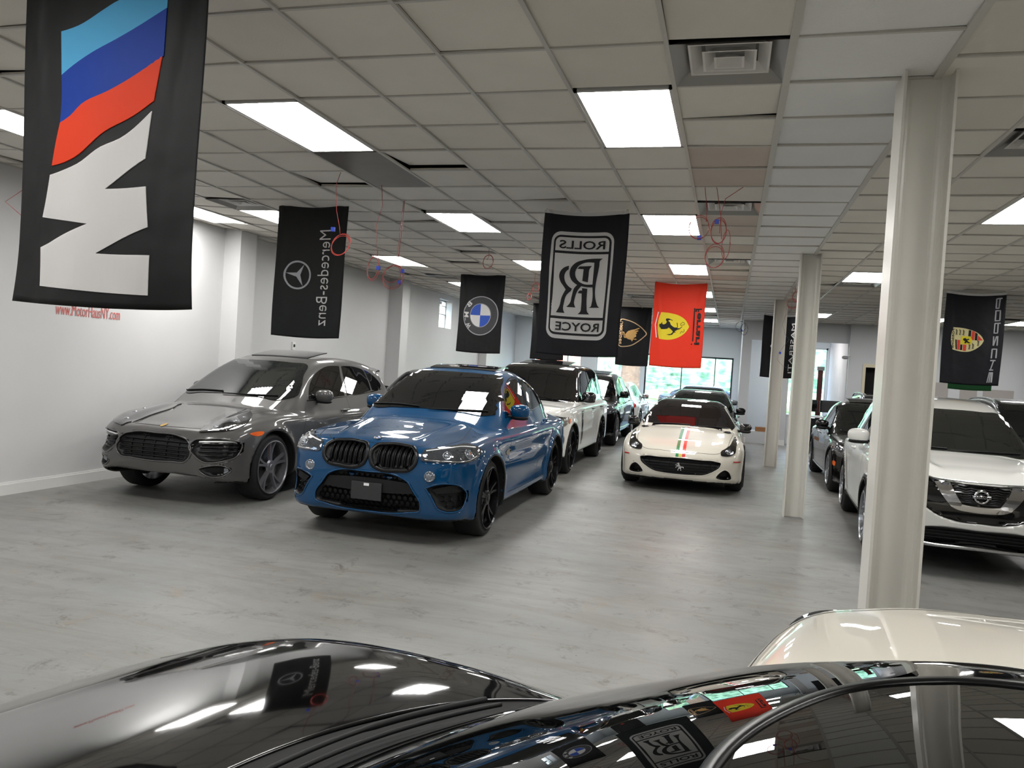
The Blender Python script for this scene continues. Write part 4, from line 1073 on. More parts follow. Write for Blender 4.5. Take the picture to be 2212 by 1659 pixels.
def make_blue():
    c = Car('x6', 'x6', 'blue metallic coupe-SUV with twin black kidney grilles and black wheels', (-3.195, 6.63), 0, P_blue, h=.022)
    kid = [(.03, .86), (.055, .895), (.15, .912), (.30, .912), (.41, .895), (.455, .85), (.455, .77), (.41, .72), (.28, .702), (.13, .70), (.055, .735), (.03, .79)]
    lower = [(-.33, .635), (0, .655), (.33, .635), (.40, .60), (.46, .52), (.535, .40), (.53, .345), (.42, .315), (0, .29), (-.42, .315), (-.53, .345), (-.535, .40), (-.46, .52), (-.40, .60)]
    side = [(.58, .555, True), (.76, .60), (.84, .585), (.885, .52), (.885, .44), (.865, .365), (.70, .375), (.65, .46), (.61, .52)]
    c.carve(poly=kid, depth=.05); c.carve(poly=lower, depth=.07, mirror=False); c.carve(poly=side, depth=.06)
    c.body()
    ks = c.patch('grille', 0, kid, M_blk, .004, mirror=True, step=.02)
    for q, o in enumerate(ks):
        sg = (1, -1)[q]
        for x in np.linspace(.09, .40, 7):
            for d in (-.007, .007): c.strip('grille_bar', 0, [(sg*(x+d), .71), (sg*(x+d), .80), (sg*(x+d), .905)], .008, M_satin, .004, rise=.040, parent=o)
    c.rim('grille_surround', kid, .034, M_satin, .014, mirror=True, grow=.010)
    c.patch('lower_intake', 0, lower, M_blk, .003); c.rim('intake_rim', lower, .014, P_blue, .005)
    c.patch('intake_crossbar', 0, [(-.40, .585, True), (0, .60), (.40, .585, True), (.455, .49, True), (.2, .475), (0, .472), (-.2, .475), (-.455, .49, True)], M_blk, .05, skirt=.05)
    mesh = mat('honeycomb_black', (.05, .05, .055), .4)
    hx = MB()
    def hexes(x0, x1, z0, z1, inside, s=.032):
        row = 0; z = z0
        out = []
        while z < z1:
            x = x0+(s*.866 if row % 2 else 0)
            while x < x1:
                if inside(x, z): out.append((x, z))
                x += s*1.732
            z += s*1.5; row += 1
        return out
    def hexmesh(pts, s=.032):
        mb = MB()
        if not pts: return mb
        S = np.array([p[0] for p in pts]); Z = np.array([p[1] for p in pts]); P, N, ok = c.cast(0, S, Z)
        for (x, z), p, k in zip(pts, P, ok):
            if not k: continue
            V = []; 
            for r, d in ((s*.98, .004), (s*.80, .016), (s*.66, .004)):
                for a in range(6): V.append((x+r*math.cos(math.pi/6+a*math.pi/3), p[1]-d, z+r*math.sin(math.pi/6+a*math.pi/3)))
            mb.add(V, [(i, (i+1) % 6, 6+(i+1) % 6, 6+i) for i in range(6)]+[(6+i, 6+(i+1) % 6, 12+(i+1) % 6, 12+i) for i in range(6)])
        return mb
    pl = spline(lower, .03, True)
    ins = lambda poly, m: (lambda x, z: poly_sd(np.array([x]), np.array([z]), poly)[0] < -m)
    hexmesh(hexes(-.55, .55, .29, .65, ins(pl, .02))).build('intake_mesh', mesh, c.root)
    ps = spline(side, .03, True); pts = hexes(.6, .9, .36, .50, ins(ps, .02))
    hexmesh(pts).build('intake_mesh', mesh, c.root); hexmesh([(-x, z) for x, z in pts]).build('intake_mesh', mesh, c.root)
    c.patch('side_intake', 0, side, M_blk, .003, mirror=True); c.rim('intake_rim', side, .014, P_blue, .005, mirror=True)
    c.patch('intake_flap', 0, [(.62, .545, True), (.77, .59, True), (.83, .57, True), (.835, .525, True), (.66, .505, True)], M_blk, .04, mirror=True, skirt=.04)
    o, P = c.plate(0, .475, mat('plate_holder', (.17, .17, .175), .5), .31, .165)
    o.location.y = -.05
    st = MB().box((-.025, P[1]-.072, .525), (.028, P[1]-.066, .55)).build('sticker', M_drl, o); st.location.y = .05
    hl = [(.465, .81), (.56, .80), (.78, .797), (.93, .80), (1.03, .83), (1.11, .885), (1.06, .915), (.97, .945), (.80, .935), (.60, .91), (.50, .885)]
    o = c.patch('headlight', 35, hl, M_lens, .005, mirror=True, step=.025, el=25)
    for (u, z, r) in ((.70, .855, .042), (.92, .865, .05)):
        for q, ob in enumerate(o):
            P, N = c.at(35, u, z); sg = (1, -1)[q]; P = P+N*.006; n = Vector((N[0]*sg, N[1], N[2]))
            mb = MB().lathe([(.012, .001), (.010, r*.62), (.002, r*.66), (.002, r*.82), (.008, r*.86), (.008, r), (0, r*1.03)], 6 if False else 24, 'z')
            mb.xf(Matrix.Translation((P[0]*sg, P[1], P[2])) @ n.to_track_quat('Z', 'Y').to_matrix().to_4x4()); mb.build('lamp_projector', M_proj, ob, True)
    c.strip('headlight_brow', 35, [(.52, .885), (.70, .912), (.88, .928), (1.02, .918)], .018, M_drl, .007, mirror=True, rise=.006)
    c.strip('headlight_base', 35, [(.50, .812), (.70, .808), (.92, .815), (1.02, .845)], .012, M_chrome, .007, mirror=True, rise=.006)
    for sg in (1, -1):
        P, N = c.at(0, .61, .665); y = P[1]
        MB().lathe([(-.006, .001), (-.008, .03), (.0, .036), (-.012, .040), (-.012, .048), (.02, .052)], 24, 'y', (sg*.61, y-.004, .665)).build('fog_lamp', M_proj, c.root, True)
    c.patch('windshield', 0, [(0, 1.605), (.35, 1.598), (.565, 1.572), (.64, 1.43), (.735, 1.26), (.765, 1.185), (.70, 1.165), (.40, 1.18), (0, 1.195)], M_glassd, .003, half=True)
    c.patch('side_window', 90, [(1.90, 1.155, True), (2.05, 1.28), (2.30, 1.445), (2.55, 1.535), (2.92, 1.56, True), (2.92, 1.38), (2.86, 1.185, True)], M_glassd, .003, mirror=True)
    c.patch('side_window', 90, [(2.99, 1.56, True), (3.35, 1.515), (3.74, 1.40, True), (3.80, 1.30), (3.80, 1.225, True), (3.3, 1.20), (2.93, 1.185, True)], M_glassd, .003, mirror=True)
    c.patch('quarter_window', 90, [(3.80, 1.38, True), (4.02, 1.29), (4.18, 1.235), (3.85, 1.228, True)], M_glassd, .003, mirror=True)
    c.patch('rear_window', 180, [(0, 1.5), (.45, 1.46), (.6, 1.25), (0, 1.2)], M_glassd, .003, half=True)
    c.strip('window_trim', 90, [(1.84, 1.14), (2.9, 1.17), (3.8, 1.21), (4.2, 1.225)], .014, M_gloss, .003, mirror=True)
    c.strip('window_trim', 90, [(1.86, 1.15), (2.03, 1.29), (2.29, 1.46), (2.55, 1.553), (2.95, 1.578), (3.36, 1.53), (3.76, 1.42), (4.2, 1.24)], .014, M_gloss, .003, mirror=True)
    c.doors([[(1.60, .38), (1.55, .75), (1.74, 1.08)], [(2.90, .35), (2.90, .8), (2.90, 1.16)], [(3.78, 1.19), (3.68, .95), (3.42, .70), (3.36, .42)], [(1.62, .345), (2.6, .335), (3.34, .35)]])
    c.strip('bonnet_gap', 0, [(-.52, .94), (-.48, .925), (-.25, .925), (0, .92), (.25, .925), (.48, .925), (.52, .94)], .007, M_gap, .0015)
    c.strip('bonnet_gap', 35, [(.62, .925), (.98, .985), (1.2, 1.05)], .006, M_gap, .0015, mirror=True)
    c.patch('bumper_vent', 90, [(1.40, .80), (1.48, .83), (1.62, .80), (1.52, .76)], M_gloss, .004, mirror=True, step=.02)
    c.wheels('double5', M_alloyd, .29, .308, M_calblue, .04)
    c.mirrors(2.06, 1.17, P_blue, (.115, .07, .085), .125)
    c.handle(2.74, 1.0, P_blue); c.handle(3.66, 1.03, P_blue)
    c.wipers([[(-.72, 1.19), (-.40, 1.21), (-.10, 1.205)], [(.02, 1.185), (.35, 1.195), (.66, 1.20)]])
    sun_panel(c, 2.55, 3.15, .42, .045)
    roundel(c, 0, .955, .042)
    return c

def make_white_suv():
    c = Car('rangerover', 'rangerover', 'white boxy SUV with a black roof behind the blue coupe-SUV', (-3.40, 11.92), 0, P_white, h=.028)
    c.top = lambda C: (C[:, 2] > 1.155) & (C[:, 1] > 1.15); c.low = lambda C: C[:, 2] < .33
    c.body()
    c.patch('grille', 0, [(0, 1.0), (.46, .99), (.50, .90), (.42, .84), (0, .83)], M_gloss, .006, half=True)
    o = c.patch('headlight', 30, [(.60, .82), (.75, .80), (.96, .82), (1.05, .87), (1.06, .94), (.90, .96), (.62, .95)], M_lensd, .006, mirror=True)
    c.strip('headlight_ring', 30, [(.82, .885), (.86, .92), (.90, .885), (.86, .85)], .016, M_drl, .012, mirror=True, closed=True, step=.015)
    c.patch('side_marker', 50, [(1.0, .85), (1.02, .92), (1.06, .92), (1.06, .86)], M_amber, .013, mirror=True, step=.02)
    c.patch('lower_intake', 0, [(0, .62), (.55, .60), (.62, .50), (.4, .42), (0, .42)], M_blk, .004, half=True)
    c.patch('side_intake', 0, [(.66, .70), (.90, .70), (.90, .50), (.70, .50)], M_blk, .004, mirror=True)
    for z in (.55, .60, .65): c.strip('intake_slat', 20, [(.72, z), (.95, z)], .015, M_chrome, .006, mirror=True)
    c.patch('windshield', 0, [(0, 1.72), (.45, 1.71), (.665, 1.68), (.72, 1.50), (.80, 1.22), (.72, 1.20), (0, 1.215)], M_glassd, .004, half=True)
    c.patch('side_window', 90, [(1.98, 1.235, True), (2.18, 1.50), (2.38, 1.67, True), (2.86, 1.70, True), (2.80, 1.25, True)], M_glassd, .004, mirror=True)
    c.patch('side_window', 90, [(2.95, 1.70, True), (3.80, 1.69, True), (3.80, 1.26, True), (2.90, 1.25, True)], M_glassd, .004, mirror=True)
    c.patch('quarter_window', 90, [(3.88, 1.69, True), (4.45, 1.65, True), (4.62, 1.28, True), (3.88, 1.26, True)], M_glassd, .004, mirror=True)
    c.patch('rear_window', 180, [(0, 1.66), (.62, 1.62), (.72, 1.28), (0, 1.25)], M_glassd, .004, half=True)
    c.strip('window_trim', 90, [(1.90, 1.21), (3.2, 1.225), (4.7, 1.235)], .014, M_chrome, .004, mirror=True)
    c.patch('fender_vent', 90, [(1.55, 1.02, True), (1.68, 1.02, True), (1.66, .46, True), (1.56, .42, True)], M_gloss, .006, mirror=True)
    c.doors([[(1.75, .40), (1.72, .8), (1.86, 1.18)], [(2.86, .38), (2.86, .8), (2.86, 1.22)], [(3.80, 1.22), (3.72, 1.0), (3.46, .75), (3.36, .42)]])
    c.strip('bonnet_gap', 90, [(.25, 1.055), (.9, 1.085), (1.6, 1.11)], .008, M_gap, .002, mirror=True)
    c.wheels('seven', M_alloyd, .28, .32, None, .045)
    c.mirrors(2.02, 1.21, M_gloss, (.13, .07, .10), .13)
    c.handle(2.66, 1.02, M_gloss); c.handle(3.62, 1.03, M_gloss)
    sun_panel(c, 2.55, 3.25, .48, .05)
    c.patch('badge', 0, [(-.16, 1.03), (.16, 1.03), (.16, 1.05), (-.16, 1.05)], M_chrome, .006)
    return c

def make_sports():
    c = Car('ferrari', 'ferrari', 'low white sports car with green and red bonnet stripes', (-.63, 11.70), 0, P_pearl, h=.020)
    gr = [(0, .522), (.30, .518), (.50, .515), (.585, .49), (.575, .44), (.48, .36), (.36, .305), (.20, .288), (0, .284)]
    grf = gr+[(-x, z) for x, z in gr[::-1] if x > 0]
    vent = [(.53, .285), (.60, .37), (.65, .395), (.70, .37), (.745, .27)]
    c.carve(poly=grf, depth=.07, mirror=False); c.carve(poly=vent, depth=.06)
    c.top = lambda C: (C[:, 2] > 1.235) & (C[:, 1] > 2.0)
    c.body()
    g = c.patch('grille', 0, grf, M_blk, .003)[0]
    for z in np.linspace(.32, .50, 6):
        w = .56 if z > .45 else .36+(z-.30)*1.25
        c.strip('grille_bar', 0, [(-w, z), (0, z), (w, z)], .010, M_blk, .004, rise=.03, parent=g)
    for x in np.linspace(-.45, .45, 7): c.strip('grille_bar', 0, [(x, .33+.12*abs(x)), (x, .51)], .007, M_blk, .004, rise=.02, parent=g)
    c.patch('corner_vent', 0, vent, M_blk, .003, mirror=True); c.rim('vent_rim', vent, .012, P_pearl, .005, mirror=True); c.rim('grille_rim', grf, .012, P_pearl, .005)
    hd = [(.575, .605), (.64, .59), (.72, .60), (.775, .635), (.785, .70), (.79, .80), (.765, .825), (.74, .80), (.70, .735), (.63, .68), (.575, .645)]
    o = c.patch('headlight', 0, hd, M_lensd, .006, mirror=True, step=.02, el=30)
    for q, ob in enumerate(o):
        sg = (1, -1)[q]; P, N = c.at(0, .69, .645); P = P+N*.008; n = Vector((N[0]*sg, N[1], N[2]))
        mb = MB().lathe([(.010, .001), (.008, .03), (.0, .034), (.0, .042), (.006, .05), (0, .055)], 24, 'z'); mb.xf(Matrix.Translation((P[0]*sg, P[1], P[2])) @ n.to_track_quat('Z', 'Y').to_matrix().to_4x4()); mb.build('lamp_projector', M_proj, ob, True)
        for z in (.71, .735, .76, .785): c.strip('daylight_strip', 0, [(sg*.735, z), (sg*.775, z+.003)], .010, M_drl, .009, parent=ob, step=.02)
    c.strip('side_marker', 0, [(.76, .515), (.86, .51)], .018, M_redm, .004, mirror=True, rise=.004)
    for nm, x, m in (('green_stripe', -.045, mat('stripe_green', (.05, .52, .30), .35, coat=1.)), ('red_stripe', .05, mat('stripe_red', (.86, .20, .14), .35, coat=1.)), ('white_stripe', .0025, mat('stripe_white', (.88, .88, .88), .35, coat=1.))):
        w = .022 if nm != 'white_stripe' else .0225
        c.patch(nm, 0, [(x-w, .43, True), (x+w, .43, True), (x+w, .43, True), (x+w, .60, True), (x+w, .905, True), (x-w, .905, True)] if False else [(x-w, .53, True), (x+w, .53, True), (x+w, .895, True), (x-w, .895, True)], m, .0025, top=False, h=.03)
        c.patch(nm, 0, [(x-w, 2.42, True), (x+w, 2.42, True), (x+w, 3.4, True), (x-w, 3.4, True)], m, .0025, top=True, h=.08)
    c.patch('windshield', 0, [(0, 1.295), (.30, 1.288), (.52, 1.262), (.62, 1.15), (.75, .965), (.80, .895), (.74, .875), (.40, .905), (0, .92)], mat('purple_tinted_glass', (.05, .035, .05), .015, spec=.8, ior=1.6), .003, half=True)
    c.patch('side_window', 90, [(2.0, .95, True), (2.25, 1.11), (2.5, 1.20), (2.9, 1.235), (3.15, 1.19), (3.25, 1.0), (3.1, .97, True)], M_glassd, .003, mirror=True)
    c.patch('rear_window', 180, [(0, 1.2), (.4, 1.17), (.5, 1.0), (0, .98)], M_glassd, .003, half=True)
    c.strip('bonnet_gap', 0, [(-.765, .88), (-.70, .80), (-.66, .70), (-.56, .63), (-.3, .612), (0, .605), (.3, .612), (.56, .63), (.66, .70), (.70, .80), (.765, .88)], .006, M_gap, .0015)
    c.doors([[(1.75, .35), (1.70, .6), (1.85, .86)], [(3.0, .30), (3.1, .6), (3.05, .90)]])
    c.wheels('double5', M_alloyd, .26, .275, None, .035)
    c.mirrors(2.05, .90, M_gloss, (.10, .06, .065), .14)
    # prancing horse badge standing in the grille and shield on the nose
    HO = HORSE
    P, N = c.at(0, 0, .40); y = P[1]-.03
    V2, F = fill2d([np.array(HO)*.125+np.array([-.0, .335])-np.array([.0625, 0])], 0)
    def fn(u, v): return np.stack([u, np.full(len(u), y), v], 1), np.tile([0, -1., 0], (len(u), 1))
    V, F2 = solid_from_2d(V2, F, fn, .004); pydata('horse_badge', V, F2, M_chrome, c.root)
    c.patch('badge', 0, [(-.022, .578), (.022, .578), (.024, .55), (0, .528), (-.024, .55)], mat('yellow_badge', (.85, .78, .4), .3), .006, step=.01, h=.02)
    c.wipers([[(-.55, .905), (-.2, .925), (.05, .925)], [(.05, .905), (.4, .915), (.66, .91)]])
    return c

def make_crossover():
    c = Car('rogue', 'rogue', 'white crossover with a chrome V grille and silver roof rails, right side', (2.31, 8.08), -3., P_white, h=.024)
    c.low = lambda C: (C[:, 2] < .36) | ((np.minimum(np.hypot(C[:, 1]-.95, C[:, 2]-.36), np.hypot(C[:, 1]-3.655, C[:, 2]-.36)) < .445) & (np.abs(C[:, 0]) > .80))
    blk = [(.0, .885), (.30, .895), (.56, .925), (.66, .90), (.62, .78), (.50, .68), (.36, .585), (.22, .545), (0, .535)]
    blf = blk+[(-x, z) for x, z in blk[::-1] if x > 0]
    low = [(0, .46), (.45, .455), (.60, .42), (.70, .36), (.66, .33), (.0, .33)]; lof = low+[(-x, z) for x, z in low[::-1] if x > 0]
    c.carve(poly=blf, depth=.035, mirror=False); c.carve(poly=lof, depth=.05, mirror=False)
    c.body()
    g = c.patch('grille', 0, blf, M_gloss, .003)[0]
    inner = [(0, .865), (.24, .875), (.20, .75), (.13, .705), (0, .70)]
    for z in np.linspace(.72, .86, 8):
        w = .12+(z-.70)*.75
        c.strip('grille_bar', 0, [(-w+.02*math.sin(k), z+.006*(-1)**k) if False else (-w, z) for k in (0,)]+[(x, z+.006*math.sin(x*60)) for x in np.linspace(-w*.8, w*.8, 9)]+[(w, z)], .009, M_alloyd, .004, rise=.012, parent=g)
    ch = [(.40, .905, True), (.33, .77), (.24, .665), (.13, .635), (0, .63), (0, .675, True), (.12, .68), (.18, .71), (.25, .79), (.285, .895, True)]
    chf = [(.405, .905, True), (.32, .765), (.245, .672, True), (.19, .648), (.10, .637), (0, .633), (-.10, .637), (-.19, .648), (-.245, .672, True), (-.32, .765), (-.405, .905, True), (-.265, .895, True), (-.205, .775), (-.155, .700, True), (-.08, .690), (0, .687), (.08, .690), (.155, .700, True), (.205, .775), (.265, .895, True)]
    c.patch('chrome_v', 0, chf, M_chrome, .028, step=.02, skirt=.03)
    P, N = c.at(0, 0, .785); y = P[1]-.03
    o = MB().lathe([(-.012, .001+.047), (-.016, .055), (-.008, .066), (.01, .068)], 36, 'y', (0, y, .785)); o.box((-.075, y-.016, .772), (.075, y+.002, .798)); bd = o.build('badge', M_chrome, c.root, True)
    V2, F = text_loops('NISSAN', .026, .0006)
    w = V2[:, 0].max(); fn = lambda u, v: (np.stack([(u-w/2)*1.25, np.full(len(u), y-.017), v+.7755], 1), np.tile([0, -1., 0], (len(u), 1)))
    V, F2 = solid_from_2d(V2, F, fn, .001); pydata('lettering', V, F2, M_blk, bd)
    c.patch('lower_intake', 0, lof, M_blk, .004); c.rim('intake_rim', lof, .014, M_blk, .006)
    kc = c.B.carves; c.B.carves = []; c.strip('skid_trim', 0, [(-.72, .345), (-.55, .312), (0, .30), (.55, .312), (.72, .345)], .038, M_chrome, .004, rise=.012); c.B.carves = kc
    for z in (.37, .40, .43): c.strip('intake_slat', 0, [(-.58, z), (0, z+.006), (.58, z)], .012, M_blk, .006, rise=.02)
    c.patch('headlight', 30, [(.60, .78), (.72, .74), (.95, .80), (1.12, .90), (1.14, .955), (.95, .95), (.72, .93), (.62, .90)], M_lens, .005, mirror=True, step=.025)
    c.strip('daylight_strip', 30, [(.62, .90), (.70, .80), (.80, .77), (.98, .83)], .02, M_drl, .008, mirror=True, rise=.005)
    c.patch('windshield', 0, [(0, 1.535), (.35, 1.528), (.555, 1.505), (.61, 1.40), (.70, 1.22), (.735, 1.135), (.68, 1.10), (.4, 1.105), (0, 1.11)], M_glass, .003, half=True)
    c.patch('side_window', 90, [(1.75, 1.12, True), (1.95, 1.29), (2.2, 1.43), (2.5, 1.50), (2.76, 1.51, True), (2.72, 1.13, True)], M_glass, .003, mirror=True)
    c.patch('side_window', 90, [(2.83, 1.51, True), (3.2, 1.50), (3.52, 1.47, True), (3.66, 1.18, True), (2.80, 1.135, True)], M_glass, .003, mirror=True)
    c.patch('quarter_window', 90, [(3.60, 1.45, True), (3.85, 1.39), (4.05, 1.24), (3.74, 1.20, True)], M_glass, .003, mirror=True)
    c.patch('rear_window', 180, [(0, 1.45), (.45, 1.42), (.58, 1.2), (0, 1.15)], M_glass, .003, half=True)
    c.strip('window_trim', 90, [(1.70, 1.10), (2.7, 1.115), (3.7, 1.16), (4.1, 1.22)], .014, M_chrome, .003, mirror=True)
    c.doors([[(1.55, .42), (1.50, .75), (1.66, 1.06)], [(2.76, .40), (2.76, .8), (2.76, 1.10)], [(3.68, 1.14), (3.60, .95), (3.32, .72), (3.24, .45)]])
    c.strip('sill_trim', 90, [(1.45, .37), (2.3, .36), (3.18, .37)], .02, M_chrome, .004, mirror=True, rise=.004)
    c.strip('bonnet_gap', 0, [(-.72, 1.03), (-.66, .935), (-.4, .918), (0, .905), (.4, .918), (.66, .935), (.72, 1.03)], .007, M_gap, .0015)
    c.wheels('double5', M_alloy, .23, .268, None, .03)
    c.mirrors(1.92, 1.13, P_white, (.12, .065, .085), .13)
    c.handle(2.58, .97, P_white); c.handle(3.48, .99, P_white)
    c.rails(2.0, 3.9, .55, M_alloy, .05)
    c.wipers([[(-.66, 1.11), (-.40, 1.125), (-.10, 1.125)], [(-.02, 1.11), (.3, 1.12), (.6, 1.125)]])
    c.patch('shark_fin', 0, [(-.02, 3.9), (.02, 3.9), (.02, 4.0), (-.02, 4.0)], P_white, .04, top=True)
    return c
# profile of the rearing horse (unit height)
HORSE = [(.30, .0), (.42, .02), (.40, .10), (.48, .20), (.50, .30), (.60, .22), (.66, .10), (.62, .02), (.74, .02), (.74, .12), (.70, .26), (.72, .36), (.80, .42), (.92, .38), (1.0, .28), (1.02, .42), (.94, .52), (.80, .52), (.74, .50), (.66, .56), (.56, .62), (.50, .72), (.50, .80), (.46, .92), (.40, 1.0), (.36, .94), (.26, .90), (.16, .84), (.16, .78), (.26, .78), (.32, .74), (.30, .66), (.20, .66), (.08, .74), (.0, .70), (.02, .60), (.06, .66), (.16, .58), (.28, .54), (.22, .48), (.10, .44), (.04, .34), (.10, .32), (.18, .40), (.32, .44), (.44, .40), (.40, .28), (.34, .20), (.30, .10)]
make_grey(); make_blue(); make_white_suv(); make_sports(); make_crossover()
# ---------------------------------------------------------------- hanging flags (3 x 5 ft, seen from their backs)
C_black = cloth_mat('black_cloth', (.045, .047, .052), .07); C_navy = cloth_mat('navy_cloth', (.035, .04, .07), .06); C_red = cloth_mat('red_cloth', (.86, .23, .13), .30)
C_char = cloth_mat('charcoal_cloth', (.085, .08, .09), .12); C_green = cloth_mat('green_cloth', (.13, .36, .20), .25)
C_white = cloth_mat('white_print', (.95, .94, .93), .48); C_cyan = cloth_mat('light_blue_print', (.32, .66, .84), .28); C_blue = cloth_mat('royal_blue_print', (.0, .21, .58), .2)
C_orange = cloth_mat('orange_print', (.90, .25, .10), .28); C_yell = cloth_mat('yellow_print', (.86, .80, .18), .22); C_ink = cloth_mat('black_print', (.07, .07, .08), .08)
C_gold = cloth_mat('gold_print', (.86, .68, .42), .2); C_gold2 = cloth_mat('pale_gold_print', (.87, .74, .58), .2); C_grey = cloth_mat('grey_print', (.27, .27, .28), .15); C_bblue = cloth_mat('roundel_blue_print', (.22, .35, .72), .2)
C_silver = cloth_mat('silver_print', (.66, .66, .68), .2); C_cream = cloth_mat('cream_print', (.84, .80, .60), .2); C_redp = cloth_mat('red_print', (.85, .28, .22), .2)
M_eye = mat('brass_eyelet', (.7, .66, .55), .3, metal=.9)

class Flag:
    def __init__(s, label, x0, y, zt, cloth, w=.90, h=1.51, amp=.03, seed=0, hem=None, curl=0., lean=-.03):
        s.x0, s.y, s.zt, s.w, s.h, s.amp, s.curl, s.lean = x0, y, zt, w, h, amp, curl, lean
        r = random.Random(seed); s.ph = [r.uniform(0, 6.28) for _ in range(6)]
        s.root = thing('hanging_flag', label, 'flag', (x0, y, zt), group='flags hung from the ceiling')
        V2, F = fill2d([spline([(0, 0, True), (w, 0, True), (w, h, True), (0, h, True)], .03, True)], .028)
        V, F = solid_from_2d(V2, F, s.fn, .0012); s.cloth = pydata('flag_cloth', V, F, cloth, s.root)
        s.cloth.data.polygons.foreach_set('use_smooth', [True]*len(s.cloth.data.polygons))
        if hem: s.shape('header_band', [(0, -.004, True), (w, -.004, True), (w, .048, True), (0, .048, True)], hem, .0065)
        else: s.shape('header_band', [(0, 0, True), (w, 0, True), (w, .030, True), (0, .030, True)], cloth, .004)
        mb = MB()
        for u in (.022, w-.022):
            P, N = s.fn(np.array([u]), np.array([.016])); mb.lathe([(-.008, .006), (-.009, .011), (.009, .011), (.008, .006)], 14, 'y', tuple(P[0]))
        mb.build('eyelet', M_eye, s.root)
        # the lines it hangs from
        hk = MB()
        for u in (.022, w-.022):
            P, N = s.fn(np.array([u]), np.array([.012])); top = ceil_z(x0)-zt-.002
            if top > P[0][2]: hk.tube([tuple(P[0]), (P[0][0], P[0][1], top)], .002, 5)
        if hk.V: hk.build('hanging_cord', M_eye, s.root)
    def pos(s, u, v):
        w, h, p, A = s.w, s.h, s.ph, s.amp; t = v/h
        y = A*(.5*np.sin(5.2*u/w+p[0]+1.2*t)*t**.7+.35*np.sin(9*u/w+p[1]-2.*t)*t+.12*np.sin(17*u/w+3*t+p[2])*t)
        y = y-.022*np.exp(-((u-.05-.10*v)/.022)**2)*np.exp(-v*.9)+.018*np.exp(-((w-u-.05-.14*v)/.03)**2)*np.exp(-v*1.1)
        y = y-s.curl*np.maximum(0, t-.80)**2*9*np.cos(u/w*3.3)
        sag = .022*np.sin(math.pi*u/w)*np.exp(-v*3.)+.015*np.sin(math.pi*u/w)
        x = u+s.lean*t*.6-.006*np.sin(6*t+p[3])*(u/w-.5)*2-.012*t*(u/w-.5)
        z = -(v+sag)+s.curl*.10*np.maximum(0, t-.85)*(u/w)
        return np.stack([x, y, z], -1)
    def fn(s, u, v):
        P = s.pos(u, v); e = .004; a = s.pos(u+e, v)-s.pos(u-e, v); b = s.pos(u, v+e)-s.pos(u, v-e)
        N = np.cross(a, b); N /= np.linalg.norm(N, axis=1)[:, None]
        N *= np.sign(-N[:, 1:2]+1e-9)
        return P, N
    def flat(s, name, V2, F, m, th=.003, parent=None):
        if not len(F): return None
        V2 = np.asarray(V2); Fa = [tuple(f) for f in F]
        f0 = np.array(Fa[0][:3]); V, F2 = solid_from_2d(V2, Fa, s.fn, th*1.8)
        fn = np.cross(V[f0[1]]-V[f0[0]], V[f0[2]]-V[f0[0]])
        if fn[1] > 0: F2 = [f[::-1] for f in F2]
        o = pydata(name, V, F2, m, parent or s.root)
        return o
    def shape(s, name, outline, m, th=.003, holes=(), corner=False, step=.03, parent=None, h=.03):
        f = lambda L: spline([tuple(p)+((True,) if corner and len(p) == 2 else ()) for p in L], step, True)
        V2, F = fill2d([f(outline)]+[f(q) for q in holes], h)
        return s.flat(name, V2, F, m, th, parent)
    def line(s, name, pts, w, m, th=.0035, closed=False, parent=None):
        P = np.array([p[:2] for p in (spline([tuple(q) for q in pts], .02, closed))]); 
        if closed: P = np.concatenate([P, P[:1]])
        T = np.gradient(P, axis=0); T /= np.maximum(np.linalg.norm(T, axis=1), 1e-9)[:, None]; S = np.stack([-T[:, 1], T[:, 0]], 1)*w/2
        V2 = np.concatenate([P+S, P-S]); n = len(P); F = [(i, i+1, n+i+1, n+i) for i in range(n-1)]
        return s.flat(name, V2, F, m, th, parent)
    def text(s, body, box, m, down=True, bold=.0, th=.004, name='lettering', rot=None, parent=None):
        th = {'ROLLS': .012, 'ROYCE': .012}.get(body, max(th, .006))
        """mirror-read text filling box=(u0,u1,v0,v1); down: lines run downwards with letter tops to the left"""
        V2, F = text_loops(body, 1., bold); lo = V2.min(0); hi = V2.max(0); q = (V2-lo)/(hi-lo)
        u0, u1, v0, v1 = box
        if down: W = np.stack([u1+(u0-u1)*q[:, 1], v0+(v1-v0)*q[:, 0]], 1)
        else: W = np.stack([u1+(u0-u1)*q[:, 0], v1+(v0-v1)*q[:, 1]], 1)
        if rot:
            c = np.array([(u0+u1)/2, (v0+v1)/2]); a = rot; R = np.array([[math.cos(a), -math.sin(a)], [math.sin(a), math.cos(a)]]); W = (W-c) @ R.T+c
        return s.flat(name, W, F, m, th, parent)
    def emblem(s, name='emblem'): return None

def circ(cu, cv, ru, rv=None, n=40, a0=0., a1=2*math.pi):
    rv = rv or ru; return [(cu+ru*math.cos(a), cv+rv*math.sin(a)) for a in np.linspace(a0, a1, n, endpoint=(a1-a0 < 6.2))]
